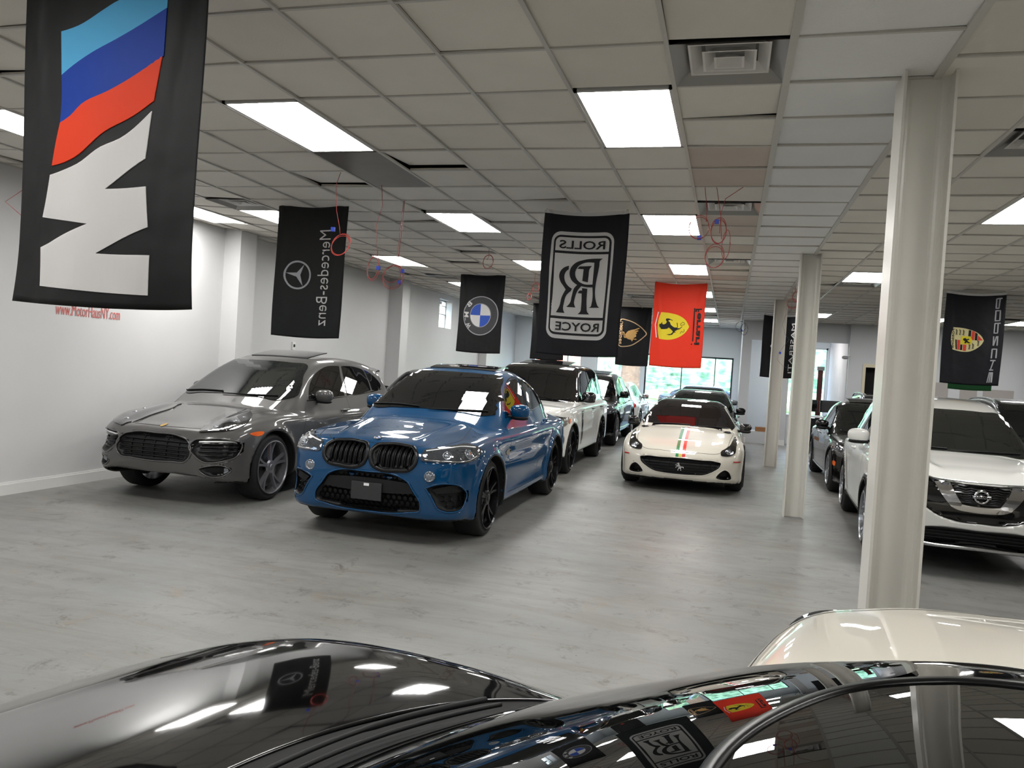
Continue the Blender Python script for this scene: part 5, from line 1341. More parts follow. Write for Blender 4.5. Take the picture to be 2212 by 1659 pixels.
# big motorsport flag at the left
f = Flag('huge black flag at the upper left with blue, red and white slanted stripes', -3.24, 2.9, 3.385, C_black, .975, 1.50, .045, 3, curl=.05, lean=-.02)
f.shape('light_blue_stripe', [(.214, .251, True), (.308, .224), (.447, .152), (.50, .125), (.62, .09), (.777, .03, True), (.776, .180, True), (.521, .294), (.393, .350), (.297, .404), (.230, .451, True)], C_cyan)
f.shape('dark_blue_stripe', [(.230, .451, True), (.297, .404), (.393, .350), (.521, .294), (.776, .180, True), (.776, .392, True), (.638, .459), (.492, .528), (.353, .587), (.294, .639), (.237, .670, True), (.239, .565)], C_blue)
f.shape('red_stripe', [(.237, .670, True), (.294, .639), (.353, .587), (.492, .528), (.638, .459), (.769, .392, True), (.741, .585, True), (.649, .635), (.492, .707), (.334, .830), (.274, .852), (.201, .867, True), (.217, .765)], C_orange)
f.shape('lettering', [(.192, .909, True), (.270, .889), (.358, .858), (.475, .778), (.570, .740), (.733, .629, True), (.712, .835, True), (.653, .865), (.508, .967, True), (.722, .958, True), (.738, 1.136, True), (.619, 1.180), (.480, 1.257, True), (.748, 1.259, True), (.739, 1.436, True), (.188, 1.419, True), (.164, 1.242, True), (.244, 1.209), (.435, 1.126, True), (.166, 1.104, True), (.180, .994)], C_white)
# three pointed star
f = Flag('black flag with a ringed three-pointed star and white vertical lettering', -5.13, 8.0, 3.43, C_black, .885, 1.52, .03, 5)
f.line('emblem_ring', [(.294+.157*math.cos(a), .805+.155*math.sin(a)) for a in np.linspace(0, 2*math.pi, 24, endpoint=False)], .020, C_silver, closed=True)
star = []
for (tu, tv) in ((.372, .672), (.140, .790), (.368, .938)):
    star.append((tu, tv)); 
c0 = np.array([.300, .803]); S = []
tips = [np.array(t) for t in ((.372, .680), (.148, .790), (.366, .930))]
for k in range(3):
    a, b = tips[k], tips[(k+1) % 3]; S += [tuple(a)+(True,), tuple(c0+(.5*(a+b)-c0)/np.linalg.norm(.5*(a+b)-c0)*.028)+(True,)]
f.shape('star', S, C_silver, .005, h=.03)
f.text('Mercedes-Benz', (.552, .690, .285, 1.375), C_white, bold=-.012)
# roundel flag
f = Flag('black flag with a blue and white quartered roundel, nearer the left wall', -5.04, 14.1, 3.435, C_black, .875, 1.50, .02, 8)
f.shape('roundel_rim', circ(.448, .790, .352, .372, 30), C_silver, .003); f.shape('roundel_band', circ(.448, .790, .335, .355, 30), C_grey, .0042)
f.shape('roundel_core', circ(.442, .784, .212, .228, 30), C_silver, .0054)
for k in range(4):
    a0 = k*math.pi/2; f.shape('roundel_quarter', [(.442, .784, True)]+[(q[0], q[1]) + ((True,) if i in (0, 8) else ()) for i, q in enumerate(circ(.442, .784, .200, .216, 9, a0, a0+math.pi/2-.0001))], C_bblue if k in (0, 2) else C_white, .0066)
for ch, cu, cv, r in (('B', .205, .585, -.65), ('M', .160, .785, 0), ('W', .215, .985, .65)):
    f.text(ch, (cu-.042, cu+.042, cv-.05, cv+.05), C_white, bold=.03, rot=-r, th=.006)
# the two-letter monogram
f = Flag('navy flag with a white framed double letter monogram', -1.975, 8.0, 3.395, C_navy, .885, 1.515, .025, 11, hem=C_white)
rr = lambda u0, v0, u1, v1, r: [(cx+r*math.cos(a), cy+r*math.sin(a))+((True,) if k in (0, 6) else ()) for cx, cy, s0 in ((u1-r, v0+r, -90), (u1-r, v1-r, 0), (u0+r, v1-r, 90), (u0+r, v0+r, 180)) for k, a in enumerate(np.radians(np.linspace(s0, s0+90, 7)))]
f.shape('frame', rr(.100, .225, .745, 1.342, .10), C_white, .003, step=.02); f.shape('frame_line', rr(.125, .262, .722, 1.302, .075), C_ink, .0042, step=.02)
arc = lambda cx, cy, r, s0: [(cx+r*math.cos(a), cy+r*math.sin(a))+((True,) if k in (0, 5) else ()) for k, a in enumerate(np.radians(np.linspace(s0, s0+90, 6)))]
f.shape('upper_field', [(.147, .428, True)]+arc(.200, .338, .053, 180)+arc(.647, .338, .053, 270)+[(.700, .428, True)], C_white, .0070)
f.shape('middle_field', [(.147, .455, True), (.698, .455, True), (.698, 1.109, True), (.150, 1.109, True)], C_white, .0070)
f.shape('lower_field', [(.147, 1.137, True), (.700, 1.137, True)]+arc(.647, 1.226, .053, 0)+arc(.200, 1.226, .053, 90), C_white, .0070)
f.text('ROLLS', (.188, .660, .318, .405), C_ink, False, .012, .007); f.text('ROYCE', (.200, .662, 1.168, 1.256), C_ink, False, .012, .007)
tt = lambda L, cs=(): [tuple(p)+((True,) if i in cs else ()) for i, p in enumerate(L)]
f.shape('monogram', tt([(.646, .500), (.621, .518), (.615, .574), (.618, .961), (.630, .987), (.651, 1.005), (.535, 1.008), (.559, .997), (.566, .967), (.562, .796), (.500, .796), (.445, .787), (.411, .834), (.386, .918), (.382, .971), (.400, 1.010), (.304, 1.010), (.336, .972), (.354, .889), (.372, .813), (.401, .776), (.335, .724), (.314, .665), (.327, .597), (.377, .543), (.451, .515)], (0, 5, 6, 9, 11, 15, 16, 20)), C_ink, .0095,
        holes=[tt([(.563, .542), (.468, .544), (.402, .580), (.372, .641), (.379, .693), (.413, .737), (.460, .762), (.560, .767)], (0, 7))], step=.015, h=.03)
f.shape('monogram', tt([(.303, .582), (.251, .606), (.219, .645), (.209, .698), (.225, .750), (.264, .802), (.285, .831), (.248, .916), (.231, 1.007), (.198, 1.075), (.289, 1.074), (.273, 1.043), (.275, .975), (.300, .883), (.339, .844), (.349, .818), (.309, .793), (.271, .741), (.263, .681), (.283, .635), (.302, .620)], (0, 6, 9, 10, 14, 15, 20)), C_ink, .0095, step=.015, h=.03)
f.shape('monogram', tt([(.414, .583), (.539, .576), (.518, .607), (.513, .674), (.510, .745), (.452, .733), (.457, .610), (.393, .608)], (0, 1, 4, 5, 6, 7)), C_ink, .0095, step=.015, h=.03)
f.shape('monogram', tt([(.455, .807), (.510, .812), (.517, 1.003), (.524, 1.047), (.549, 1.076), (.429, 1.078), (.456, 1.047), (.459, 1.005), (.455, .863), (.415, .861), (.430, .834), (.457, .833)], (0, 1, 4, 5, 8, 9, 11)), C_ink, .0095, step=.015, h=.03)
# red flag with the yellow shield
f = Flag('red flag with a rearing black horse on a yellow shield', -1.385, 14.05, 3.385, C_red, .905, 1.50, .022, 14)
f.shape('shield', tt([(.140, .541), (.314, .546), (.451, .575), (.581, .657), (.652, .776), (.596, .872), (.477, .966), (.345, 1.012), (.146, 1.013), (.101, .778)], (0, 4, 8)), C_yell)
f.line('shield_bar', [(.095, .541), (.056, .770, True), (.096, .995)], .018, C_white)
HF = [(.128, .752), (.152, .746), (.172, .710), (.180, .749), (.211, .753), (.244, .732), (.256, .701), (.235, .673), (.238, .648), (.272, .642), (.301, .645), (.356, .667), (.361, .677), (.312, .664), (.282, .676), (.285, .690), (.310, .704), (.327, .747), (.363, .775), (.398, .793), (.446, .791), (.431, .708), (.445, .708), (.455, .786), (.447, .801), (.486, .804), (.531, .767), (.532, .777), (.487, .823), (.454, .830), (.403, .862), (.428, .885), (.394, .882), (.368, .922), (.320, .935), (.267, .927), (.295, .921), (.338, .914), (.366, .888), (.374, .863), (.333, .826), (.297, .798), (.269, .824), (.217, .836), (.164, .839), (.153, .825), (.131, .796)]
f.shape('horse', HF, C_ink, .0055, corner=True, h=.03)
f.line('script_letter', [(.520, .700), (.560, .700), (.565, .735), (.535, .745), (.505, .755), (.505, .715), (.525, .715)], .007, C_ink, .0055)
f.line('script_letter', [(.563, .820), (.570, .855), (.545, .875), (.530, .850), (.515, .870), (.505, .900)], .007, C_ink, .0055)
f.line('lettering', [(.724, .446, True), (.727, .75), (.730, 1.03, True)], .020, C_ink, .0045); f.line('lettering', [(.712, 1.067), (.712, 1.088)], .022, C_ink, .0045)
f.text('F', (.738, .850, .458, .512), C_ink, bold=.03); f.text('errari', (.755, .845, .53, 1.088), C_ink, bold=.03)
# bull shield flag behind
f = Flag('charcoal flag with a gold bull in a gold outlined shield', -2.845, 20.0, 3.47, C_char, .85, 1.55, .02, 17)
f.line('shield_outline', [(.093, .386), (.238, .388), (.411, .440), (.570, .534), (.677, .631), (.747, .729), (.673, .818), (.545, .926), (.399, 1.019), (.248, 1.062), (.095, 1.061), (.053, 1.021), (.033, .936), (.020, .646), (.048, .491)], .022, C_gold2, closed=True)
f.shape('bull', [(.215, .756), (.282, .667), (.373, .629), (.448, .612), (.547, .573), (.573, .585), (.557, .598), (.475, .636), (.443, .668), (.509, .639), (.547, .641), (.536, .663), (.479, .692), (.513, .703), (.510, .724), (.473, .739), (.496, .759), (.494, .801), (.445, .829), (.422, .856), (.506, .852), (.508, .877), (.423, .873), (.409, .916), (.392, .922), (.373, .884), (.304, .875), (.242, .840), (.217, .850), (.191, .834), (.175, .724), (.157, .716), (.157, .784), (.146, .777), (.144, .708), (.172, .686), (.198, .714), (.206, .816), (.228, .824)], C_gold, .005, corner=True, h=.04)
f.text('LAMBORGHINI', (.070, .140, .44, 1.01), C_gold2, bold=.02)
# trident flag
f = Flag('black flag with a white trident tip hanging behind two columns', .70, 20.0, 3.39, C_navy, .85, 1.55, .02, 21, hem=C_white)
f.text('MASERATI', (.650, .735, .215, 1.42), C_white, bold=.0)
f.line('trident', [(.35, .78), (.20, .785, True)], .016, C_white); f.line('trident', [(.25, .72), (.20, .785, True), (.25, .85)], .014, C_white)
for v in (.70, .87): f.line('trident', [(.45, .785), (.40, v), (.24, v)], .016, C_white)
# crest flag at the right
f = Flag('navy flag with a red and gold quartered crest, right side', 3.275, 14.1, 3.39, C_navy, .875, 1.50, .022, 25, hem=C_white)
LW = .019
def L(pts, w=LW): f.line('lettering', [tuple(p)+(True,) for p in pts], w, C_silver, .0045)
L([(.821, .098), (.735, .102)]); L([(.735, .100), (.735, .255), (.778, .255), (.781, .100)]); L([(.736, .296), (.805, .296), (.803, .457), (.736, .457), (.736, .290)]); L([(.816, .498), (.735, .500)]); L([(.738, .500), (.738, .655), (.783, .655), (.785, .500)])
L([(.736, .706), (.740, .856)]); L([(.742, .856), (.775, .706)], .016); L([(.790, .703), (.792, .856)]); L([(.728, 1.060), (.730, .912), (.792, .912), (.794, 1.056)]); L([(.792, 1.095), (.717, 1.096)]); L([(.773, 1.247), (.717, 1.248)]); L([(.765, 1.10), (.735, 1.24)], .015)
L([(.724, 1.290), (.703, 1.452)], .015); L([(.742, 1.290), (.732, 1.450)], .015); L([(.764, 1.290), (.764, 1.447)], .024); L([(.718, 1.290), (.775, 1.290)], .016)
crest = tt([(.148, .588), (.278, .589), (.391, .610), (.485, .646), (.563, .714), (.597, .779), (.572, .837), (.503, .908), (.414, .959), (.332, .971), (.159, .947), (.128, .819), (.127, .695)], (0, 5, 10))
f.shape('crest', crest, C_cream, .003)
for q, m in (([(.419, .624), (.460, .637), (.457, .776), (.416, .773)], C_redp), ([(.511, .696), (.581, .775), (.508, .779)], C_redp), ([(.372, .616), (.408, .621), (.407, .717), (.370, .714)], C_ink), ([(.467, .647), (.501, .671), (.501, .777), (.468, .776)], C_ink),
             ([(.189, .780), (.208, .784), (.223, .939), (.205, .94)], C_ink), ([(.217, .786), (.259, .787), (.261, .942), (.228, .939)], C_redp), ([(.269, .858), (.295, .857), (.298, .945), (.270, .946)], C_ink), ([(.306, .857), (.355, .854), (.354, .952), (.310, .952)], C_redp)):
    f.shape('crest_band', q, m, .0045, corner=True)
f.shape('crest_centre', tt([(.269, .721), (.398, .717), (.430, .778), (.407, .846), (.268, .851)], (0, 1, 3, 4)), C_yell, .0058)
f.shape('crest_horse', [(.30, .76), (.33, .745), (.35, .765), (.385, .755), (.39, .77), (.36, .785), (.385, .81), (.41, .815), (.39, .83), (.355, .815), (.34, .835), (.32, .83), (.33, .80), (.31, .79), (.30, .775)], C_ink, .007, corner=True, h=.03)
for (u, v) in ((.20, .66), (.25, .66), (.30, .66), (.40, .88), (.45, .87), (.52, .82)):
    f.line('antler', [(u-.012, v-.045, True), (u, v+.0), (u-.008, v+.045)], .008, C_ink, .0045)
    for k in (-.03, -.01, .012, .034): f.line('antler', [(u-.004, v+k), (u+.016, v+k+.008)], .007, C_ink, .0045)
f.text('PORSCHE', (.135, .168, .615, .925), C_ink, bold=.0)
# flags mostly hidden behind others
f = Flag('dark purple flag with a small red mark, half hidden behind the monogram flag', -5.09, 20.0, 3.47, C_char, .90, 1.53, .02, 31)
f.shape('red_mark', circ(.40, 1.30, .06, .05, 12), C_redp, .004)
f = Flag('dark green flag peeking out below the crest flag', 4.81, 19.95, 3.39, C_green, .91, 1.56, .02, 33)
# web address painted on the left wall
V2, F = text_loops('www.MotorHausNY.com', .13)
lo = V2.min(0); hi = V2.max(0); q = (V2-lo)/(hi-lo)
V = [(-7.398, 7.17+.97*a, 1.985+.135*b) for a, b in q]; V += [(-7.3955, p[1], p[2]) for p in V]
n = len(q); o = pydata('wall_lettering', V, [tuple(i for i in f) for f in F]+[tuple(i+n for i in f) for f in F], mat('red_wall_paint', (.80, .42, .40), .6)); tag(o, 'red web address lettering painted low on the left white wall', 'sign')
# ---------------------------------------------------------------- wire coils hanging from the ceiling
M_wire = mat('red_wire', (.62, .20, .17), .45); M_wireg = mat('grey_wire', (.30, .32, .34), .5); M_tapeb = mat('blue_tape', (.10, .22, .65), .5)
def coil(label, top, drops, loops, tape=None, m=None, r=.0027, seed=0):
    """drops: polylines from the ceiling; loops: (dx, dz, rx, rz, tilt)"""
    R = random.Random(seed); t = thing('wire_coil', label, 'wire', (top[0], top[1], ceil_z(top[0])), group='loose wire coils hanging from the ceiling')
    m = m or M_wire
    w = MB()
    for d in drops: w.tube([(p[0], p[2] if len(p) > 2 else 0, p[1]) for p in [tuple(q) for q in d]] if False else [(x, (y or 0), z) for x, z, y in [(q[0], q[1], q[2] if len(q) > 2 else 0) for q in [tuple(z_) for z_ in d]]], r, 6)
    for (dx, dz, rx, rz, tl, nn) in loops:
        P = []
        for k in range(int(24*nn)):
            a = 2*math.pi*k/24; s = 1+.05*math.sin(a*.37+seed+k*.02); P.append((dx+rx*s*math.cos(a)+.006*math.sin(k*.3), tl*math.sin(a)*rx+.008*math.sin(k*.11+seed), dz+rz*s*math.sin(a)+.008*math.cos(k*.09)))
        w.tube(P, r, 6)
    w.build('wire', m, t, True)
    for (dx, dz) in (tape or ()):
        MB().box((dx-.018, -.012, dz-.02), (dx+.018, .012, dz+.02), bev=.003).build('blue_tape', M_tapeb, t)
    return t
coil('red wire coil hanging in front of the three-pointed star flag', (-3.54, 6.48), [[(0, 0), (-.04, -.12), (-.02, -.35), (.02, -.50), (.03, -.56)]], [(.04, -.66, .085, .10, .5, 3.4)], [(-.045, -.52)], seed=1)
coil('small red wire loop hanging right of the three-pointed star flag', (-3.36, 6.97), [[(0, 0), (.02, -.2), (-.03, -.38), (-.01, -.6), (.0, -.68)]], [(-.04, -.80, .055, .115, .3, 2.2)], [(.015, -.80)], seed=2)
coil('wide red wire coil hanging before the pier on the left wall', (-3.43, 7.66), [[(.0, 0), (-.02, -.3), (-.03, -.55), (-.02, -.66)], [(.01, 0), (.0, -.3), (-.02, -.6)]], [(-.07, -.80, .11, .125, .3, 2.3), (-.085, -.78, .10, .09, .2, 1.2)], [(.035, -.74), (.01, -.86)], seed=3)
coil('red wire ring hanging just above the roundel flag', (-3.48, 10.85), [[(0, 0), (.01, -.1), (-.02, -.16)]], [(0, -.18, .07, .10, .4, 2.6)], seed=4)
coil('thin red wire coil left of the monogram flag', (-3.44, 13.52), [[(0, 0), (-.01, -.12), (.02, -.2)], [(.0, -.26), (-.08, -.36)]], [(.02, -.25, .06, .08, .4, 2.2), (-.09, -.42, .035, .06, .6, 3.2)], seed=5)
coil('red wire ring hanging over the lit panel right of the monogram flag', (-.32, 7.06), [[(0, 0), (.03, -.2), (.03, -.30)]], [(-.03, -.35, .08, .10, .2, 1.9)], [(-.02, -.44)], seed=6)
coil('tangled red wire loops hanging below the second air vent', (-.2, 7.06), [[(-.02, 0), (.03, -.25), (.05, -.45)], [(.2, 0), (.06, -.1), (.03, -.22), (.03, -.4)]], [(.02, -.38, .06, .11, .3, 3.2), (.0, -.60, .075, .10, .3, 2.1), (.09, -.50, .03, .12, .2, 1.1)], [(.0, -.30)], seed=7)
coil('red wire coil hanging beside the farthest column', (.97, 14.17), [[(0, 0), (.01, -.10)], [(-.01, 0), (.0, -.12)]], [(.03, -.19, .055, .09, .3, 2.6), (-.03, -.31, .075, .08, .3, 2.4)], seed=8)
coil('thin dark wire with blue tape hanging by the farthest column', (.90, 14.4), [[(.05, -.4), (-.05, -.5), (-.08, -.65), (-.03, -.82), (.05, -.92)], [(.05, 0), (.05, -.4)], [(.04, -.92), (-.05, -1.05), (-.12, -1.16), (-.12, -1.28), (-.02, -1.38), (.10, -1.42)]], [], [(-.09, -1.15)], M_wireg, .002, seed=9)
coil('grey wire coil with blue tape by the grey partition', (.21, 20.87), [[(0, 0), (.0, -.20)]], [(-.03, -.30, .12, .13, .3, 2.2), (.06, -.36, .08, .15, .3, 2.1)], [(-.0, -.40)], M_wireg, .004, seed=10)
coil('red wire end drooping behind the big motorsport flag', (-5.3, 4.9), [[(0, 0), (-.08, -.5), (-.30, -.62), (-.05, -.78)], [(0, 0), (0, -.3), (-.1, -.55), (-.02, -.8)]], [], seed=11)

# ---------------------------------------------------------------- simpler cars further back
def plain_car(spec, label, loc, yaw=0., pm=None, glass=None, scale=(1, 1, 1), wheel='ten', rim=None, rails=False, trim=None, hatch=False, h=.04, amber=False, drl=False, mir=None, name='car'):
    c = Car(spec, spec, label, loc, yaw, pm or P_black, h=h, th=.02, name=name); sp = c.sp; glass = glass or M_glassd
    c.body(); low = sp['low']; zb = sp.get('zbelt', 1.0)
    if spec == 'sedan':
        c.patch('windshield', 0, [(0, 1.375), (.35, 1.368), (.56, 1.34), (.66, 1.18), (.76, 1.0), (.70, .97), (0, .985)], glass, .005, half=True)
        c.patch('side_window', 90, [(1.95, 1.0, True), (2.2, 1.18), (2.5, 1.30), (2.85, 1.335, True), (2.85, .985, True)], glass, .005, mirror=True)
        c.patch('side_window', 90, [(2.93, 1.335, True), (3.4, 1.27), (3.75, 1.12), (3.85, 1.03, True), (2.93, .99, True)], glass, .005, mirror=True)
        c.patch('rear_window', 180, [(0, 1.34), (.5, 1.30), (.66, 1.05), (0, 1.02)], glass, .005, half=True)
        c.strip('window_trim', 90, [(1.88, .975), (2.9, .965), (3.9, 1.01)], .014, trim or M_chrome, .004, mirror=True)
        c.patch('grille', 0, [(0, .70), (.40, .68), (.46, .58), (.38, .42), (.25, .36), (0, .35)], M_gloss, .005, half=True)
        c.patch('headlight', 30, [(.52, .62), (.75, .60), (1.0, .67), (1.03, .74), (.80, .745), (.55, .70)], M_lens, .006, mirror=True)
        c.patch('side_intake', 0, [(.54, .44), (.78, .46), (.80, .34), (.58, .30)], M_blk, .004, mirror=True)
        if amber: c.patch('side_marker', 60, [(.78, .50), (.90, .51), (.89, .47), (.79, .465)], M_amber, .006, mirror=True, step=.02)
        c.mirrors(2.05, .98, mir or (pm or P_black), (.11, .06, .07), .13)
        c.handle(2.72, .84, trim or M_chrome); c.handle(3.62, .86, trim or M_chrome)
        c.strip('sill_trim', 90, [(1.35, .26), (2.3, .25), (3.3, .26)], .04, trim or M_chrome, .004, mirror=True, rise=.006)
        c.doors([[(1.62, .3), (1.58, .6), (1.76, .93)], [(2.89, .28), (2.89, .97)], [(3.82, 1.0), (3.6, .75), (3.35, .4)]], .007)
    else:
        c.patch('windshield', 0, [(0, 1.60), (.35, 1.592), (.57, 1.568), (.65, 1.42), (.75, 1.22), (.765, 1.16), (.70, 1.135), (0, 1.15)], glass, .005, half=True)
        c.patch('side_window', 90, [(1.9, 1.14, True), (2.05, 1.30), (2.28, 1.47), (2.5, 1.545), (2.88, 1.565, True), (2.82, 1.15, True)], glass, .005, mirror=True)
        c.patch('side_window', 90, [(2.97, 1.565, True), (3.65, 1.54, True), (3.72, 1.19, True), (2.92, 1.155, True)], glass, .005, mirror=True)
        c.patch('quarter_window', 90, [(3.75, 1.53, True), (4.15, 1.46), (4.30, 1.26, True), (3.80, 1.20, True)], glass, .005, mirror=True)
        c.patch('rear_window', 180, [(0, 1.56), (.50, 1.53), (.66, 1.22), (0, 1.16)], glass, .005, half=True)
        c.strip('window_trim', 90, [(1.82, 1.115), (2.9, 1.13), (4.3, 1.21)], .016, trim or M_chrome, .004, mirror=True)
        c.patch('grille', 0, [(.03, .86), (.36, .87), (.40, .76), (.30, .66), (.06, .66)], M_gloss, .006, mirror=True)
        c.patch('headlight', 30, [(.55, .78), (.80, .76), (1.02, .82), (1.06, .90), (.85, .93), (.60, .89)], M_lens, .006, mirror=True)
        c.patch('side_marker', 45, [(.86, .80), (.97, .84), (.97, .88), (.87, .86)], M_amber, .009, mirror=True, step=.02)
        c.patch('lower_intake', 0, [(0, .55), (.45, .55), (.55, .45), (.4, .38), (0, .37)], M_blk, .004, half=True)
        c.patch('tail_light', 180, [(.62, 1.02), (.85, .98), (.86, .86), (.64, .88)], M_redm, .006, mirror=True, step=.02)
        c.mirrors(2.05, 1.16, mir or (pm or P_black), (.115, .07, .08), .13)
        c.handle(2.68, .98, trim or M_chrome); c.handle(3.6, 1.0, trim or M_chrome)
        c.strip('sill_trim', 90, [(1.40, .38), (2.3, .37), (3.3, .38)], .05, trim or M_alloy, .005, mirror=True, rise=.01)
        if rails: c.rails(2.2, 4.0, .58, M_alloy, .05)
        c.doors([[(1.62, .4), (1.58, .75), (1.74, 1.08)], [(2.86, .38), (2.86, 1.13)], [(3.74, 1.17), (3.6, .85), (3.36, .45)]], .007)
    c.wheels(wheel, rim or M_alloy, .25, sp['rw']-.11, None, .03)
    c.root.scale = scale
    return c
c = plain_car('bmwsuv', 'black SUV with chrome window trim behind the white boxy SUV', (-3.42, 17.45), 0, P_black, h=.035, trim=M_chrome, wheel='ten'); sun_panel(c, 2.5, 3.1, .45, .04)
plain_car('sedan', 'dark grey saloon parked directly behind the white sports car', (-.62, 16.85), 0, P_dark, M_glass, wheel='ten', trim=M_gloss)
plain_car('bmwsuv', 'silver grey SUV peeking above the dark saloon by the shop window', (-.75, 21.95), 0, mat('silver_paint', (.50, .51, .52), .3, metal=.7, coat=1.), M_glass, scale=(.97, .93, .885))
plain_car('bmwsuv', 'white hatchback with its tail towards the viewer near the shop window', (-3.40, 26.55), 180, P_white, scale=(.95, .80, .87), h=.045)
c = plain_car('sedan', 'black saloon with chrome sills between the second column and white crossover', (2.55, 12.88), 0, P_black, M_glass, amber=True, h=.03, scale=(1, 1, 1.03)); sun_panel(c, 2.55, 3.1, .42, .05)
plain_car('bmwsuv', 'dark SUV with silver roof rails, farthest back in the right row', (3.62, 17.75), 0, P_black, M_glassd, rails=True, scale=(.97, .98, .95))
plain_car('bmwsuv', 'dark SUV with silver roof rails cut by the right picture edge', (5.02, 13.0), 0, P_dark, M_glass, rails=True, scale=(.98, 1, 1.0), h=.035)
plain_car('bmwsuv', 'dark vehicle whose roof shows between grey SUV and blue coupe-SUV', (-5.60, 12.15), 0, P_black, M_glassd, scale=(.95, .97, .93))

# ---------------------------------------------------------------- things at the far end
M_wood = mat('cardboard', (.55, .38, .24), .8, noise=.1, nscale=10)
tag(MB().box((.78, 22.95, .32), (1.06, 23.2, .44), bev=.004).build('cardboard_box', M_wood), 'small brown cardboard box on the white plinth beyond the partition', 'box')
d = thing('reception_desk', 'dark reception desk with white end panel behind the second column', 'desk', (1.6, 19.6, 0))
d.location = (1.62, 23.4, 0)
MB().box((0, 0, 0), (.05, .7, .80)).build('end_panel', M_trimw, d); MB().box((.05, .02, 0), (1.3, .68, .76)).build('desk_body', M_blk, d); MB().box((-.02, -.02, .80), (1.35, .72, .84), bev=.006).build('desk_top', M_trimw, d)
mo = thing('computer_monitor', 'black monitor standing on the reception desk', 'monitor', (2.15, 23.6, .84))
MB().box((-.27, -.02, .12), (.27, .02, .46), bev=.006).build('screen', M_gloss, mo); MB().box((-.03, 0, .0), (.03, .03, .2)).box((-.12, -.08, 0), (.12, .1, .015)).build('stand', M_blk, mo)
mo2 = rot_copy(mo, (2.75, 23.62, .84), .25, 'black monitor at the right end of the reception desk')
bn = thing('roller_banner', 'narrow dark red upright banner with a silver cap by the side entrance', 'banner', (2.55, 24.6, 0))
MB().box((-.07, -.015, .1), (.07, .015, 2.15)).build('banner_panel', mat('dark_red_banner', (.28, .08, .08), .6), bn); MB().box((-.10, -.03, 2.15), (.10, .03, 2.26)).build('cap', M_alloy, bn); MB().box((-.14, -.12, 0), (.14, .12, .1)).build('base', M_alloy, bn)
cm = thing('security_camera', 'white security camera on the partition wall beside the entrance', 'camera', (3.04, 22.52, 2.55))
MB().tube([(0, 0, 0), (-.06, -.05, -.01), (-.08, -.07, -.04)], .015, 8).build('bracket', M_trimw, cm); MB().blob((-.13, -.09, -.055), (.085, .045, .045), 2.6).build('camera_housing', mat('grey_plastic', (.55, .55, .56), .4), cm, True)
ts = thing('thermostat', 'small white wall control above the grey SUV roof', 'thermostat', (-7.4, 12.2, 1.83))
MB().box((0, -.05, -.07), (.025, .05, .07), bev=.004).build('housing', M_trimw, ts); MB().box((.025, -.025, -.02), (.028, .03, .03)).build('display', M_blk, ts)
# drywall patches and the yellowish door at the right end
tag(MB().box((7.75, 22.0, 0), (8.65, 22.04, 2.1)).build('door_1', mat('cream_door', (.86, .85, .66), .5)), kind='structure')
tag(MB().box((7.68, 21.87, 2.1), (8.75, 21.90, 2.18)).box((8.65, 21.87, 0), (8.72, 21.90, 2.1)).build('trim_4', mat('cream_trim', (.80, .76, .66), .5)), kind='structure')
M_dry = mat('bare_drywall', (.60, .58, .565), .8)
pt = MB()
for (a, b, z1) in ((5.05, 5.45, 1.98), (5.72, 6.12, 1.92), (6.25, 6.95, 1.88)): pt.box((a, 22.545, .6), (b, 22.552, z1))
tag(pt.build('trim_5', M_dry), kind='structure')
# ---------------------------------------------------------------- the two cars in the foreground
SPEC['nearcar'] = dict(L=4.70, hw=.93, H=1.38, ya=[.92, 3.72], rw=.34, ra=.37, xin=.62, flare=.01,
  low=[(.08, .20, True), (.03, .33), (.0, .50), (.03, .67), (.12, .765), (.33, .855), (.60, .925), (.95, .978), (1.16, .99), (1.45, .98), (3.0, .97), (4.1, 1.0), (4.5, .98), (4.65, .8), (4.69, .5), (4.6, .3, True), (4.2, .2, True), (.35, .15, True)],
  green=[(1.12, .80, True), (1.26, .985, True), (1.58, 1.135), (1.85, 1.243), (2.12, 1.315), (2.5, 1.345), (2.95, 1.343), (3.5, 1.24), (4.05, 1.02), (4.2, .8, True)],
  plan=[(.0, 0), (.03, .35), (.10, .58), (.26, .76), (.50, .86), (.92, .915), (1.6, .92), (3.2, .93), (4.0, .92), (4.4, .83), (4.6, .62), (4.69, .3), (4.70, 0)],
  gplan=[(1.10, 0), (1.14, .45), (1.28, .74), (1.55, .83), (2.2, .84), (3.2, .82), (3.8, .74), (4.1, .55), (4.25, 0)],
  sect=[(.80, .17, True), (.88, .21), (.91, .33), (.93, .58), (.928, .78), (.91, .89), (.865, .958), (.70, 1.0), (.35, 1.03), (0, 1.05, True)],
  tumble=.60, ymid=3.0, curvew=.40, rn=.16, rs=.10, crown=.03, zbelt=.95, rg=.10, rj=.02, rcrown=.05)
c = Car('nearcar', 'nearcar', 'glossy black car filling the foreground, bonnet pointing left', (-1.93, 1.43), -105., mat('mirror_black_paint', (.012, .012, .013), 0. if False else .05, coat=1., spec=.8), h=.020, th=.012)
c.body()
G = mat('near_windscreen_glass', (.02, .025, .022), .008, spec=1., ior=1.7)
RG = mat('near_roof_glass', (.012, .014, .013), .008, spec=1., ior=1.6)
def T(name, pts, m, **k): return c.patch(name, 0, pts, m, top=True, **k)
ws = [(0, 1.30), (.16, 1.32), (.33, 1.38), (.55, 1.475), (.755, 1.585), (.74, 1.66), (.65, 1.93), (.565, 2.16), (.47, 2.19), (.30, 2.09), (0, 2.0)]
T('windshield', ws, G, off=.005, half=True, h=.028, step=.025)
T('cowl', [(0, 1.155), (.22, 1.175), (.38, 1.22), (.58, 1.31), (.71, 1.40), (.815, 1.535), (.785, 1.60), (.55, 1.485), (.33, 1.39), (0, 1.31)], M_gap, off=.002, half=True, h=.03, step=.02)
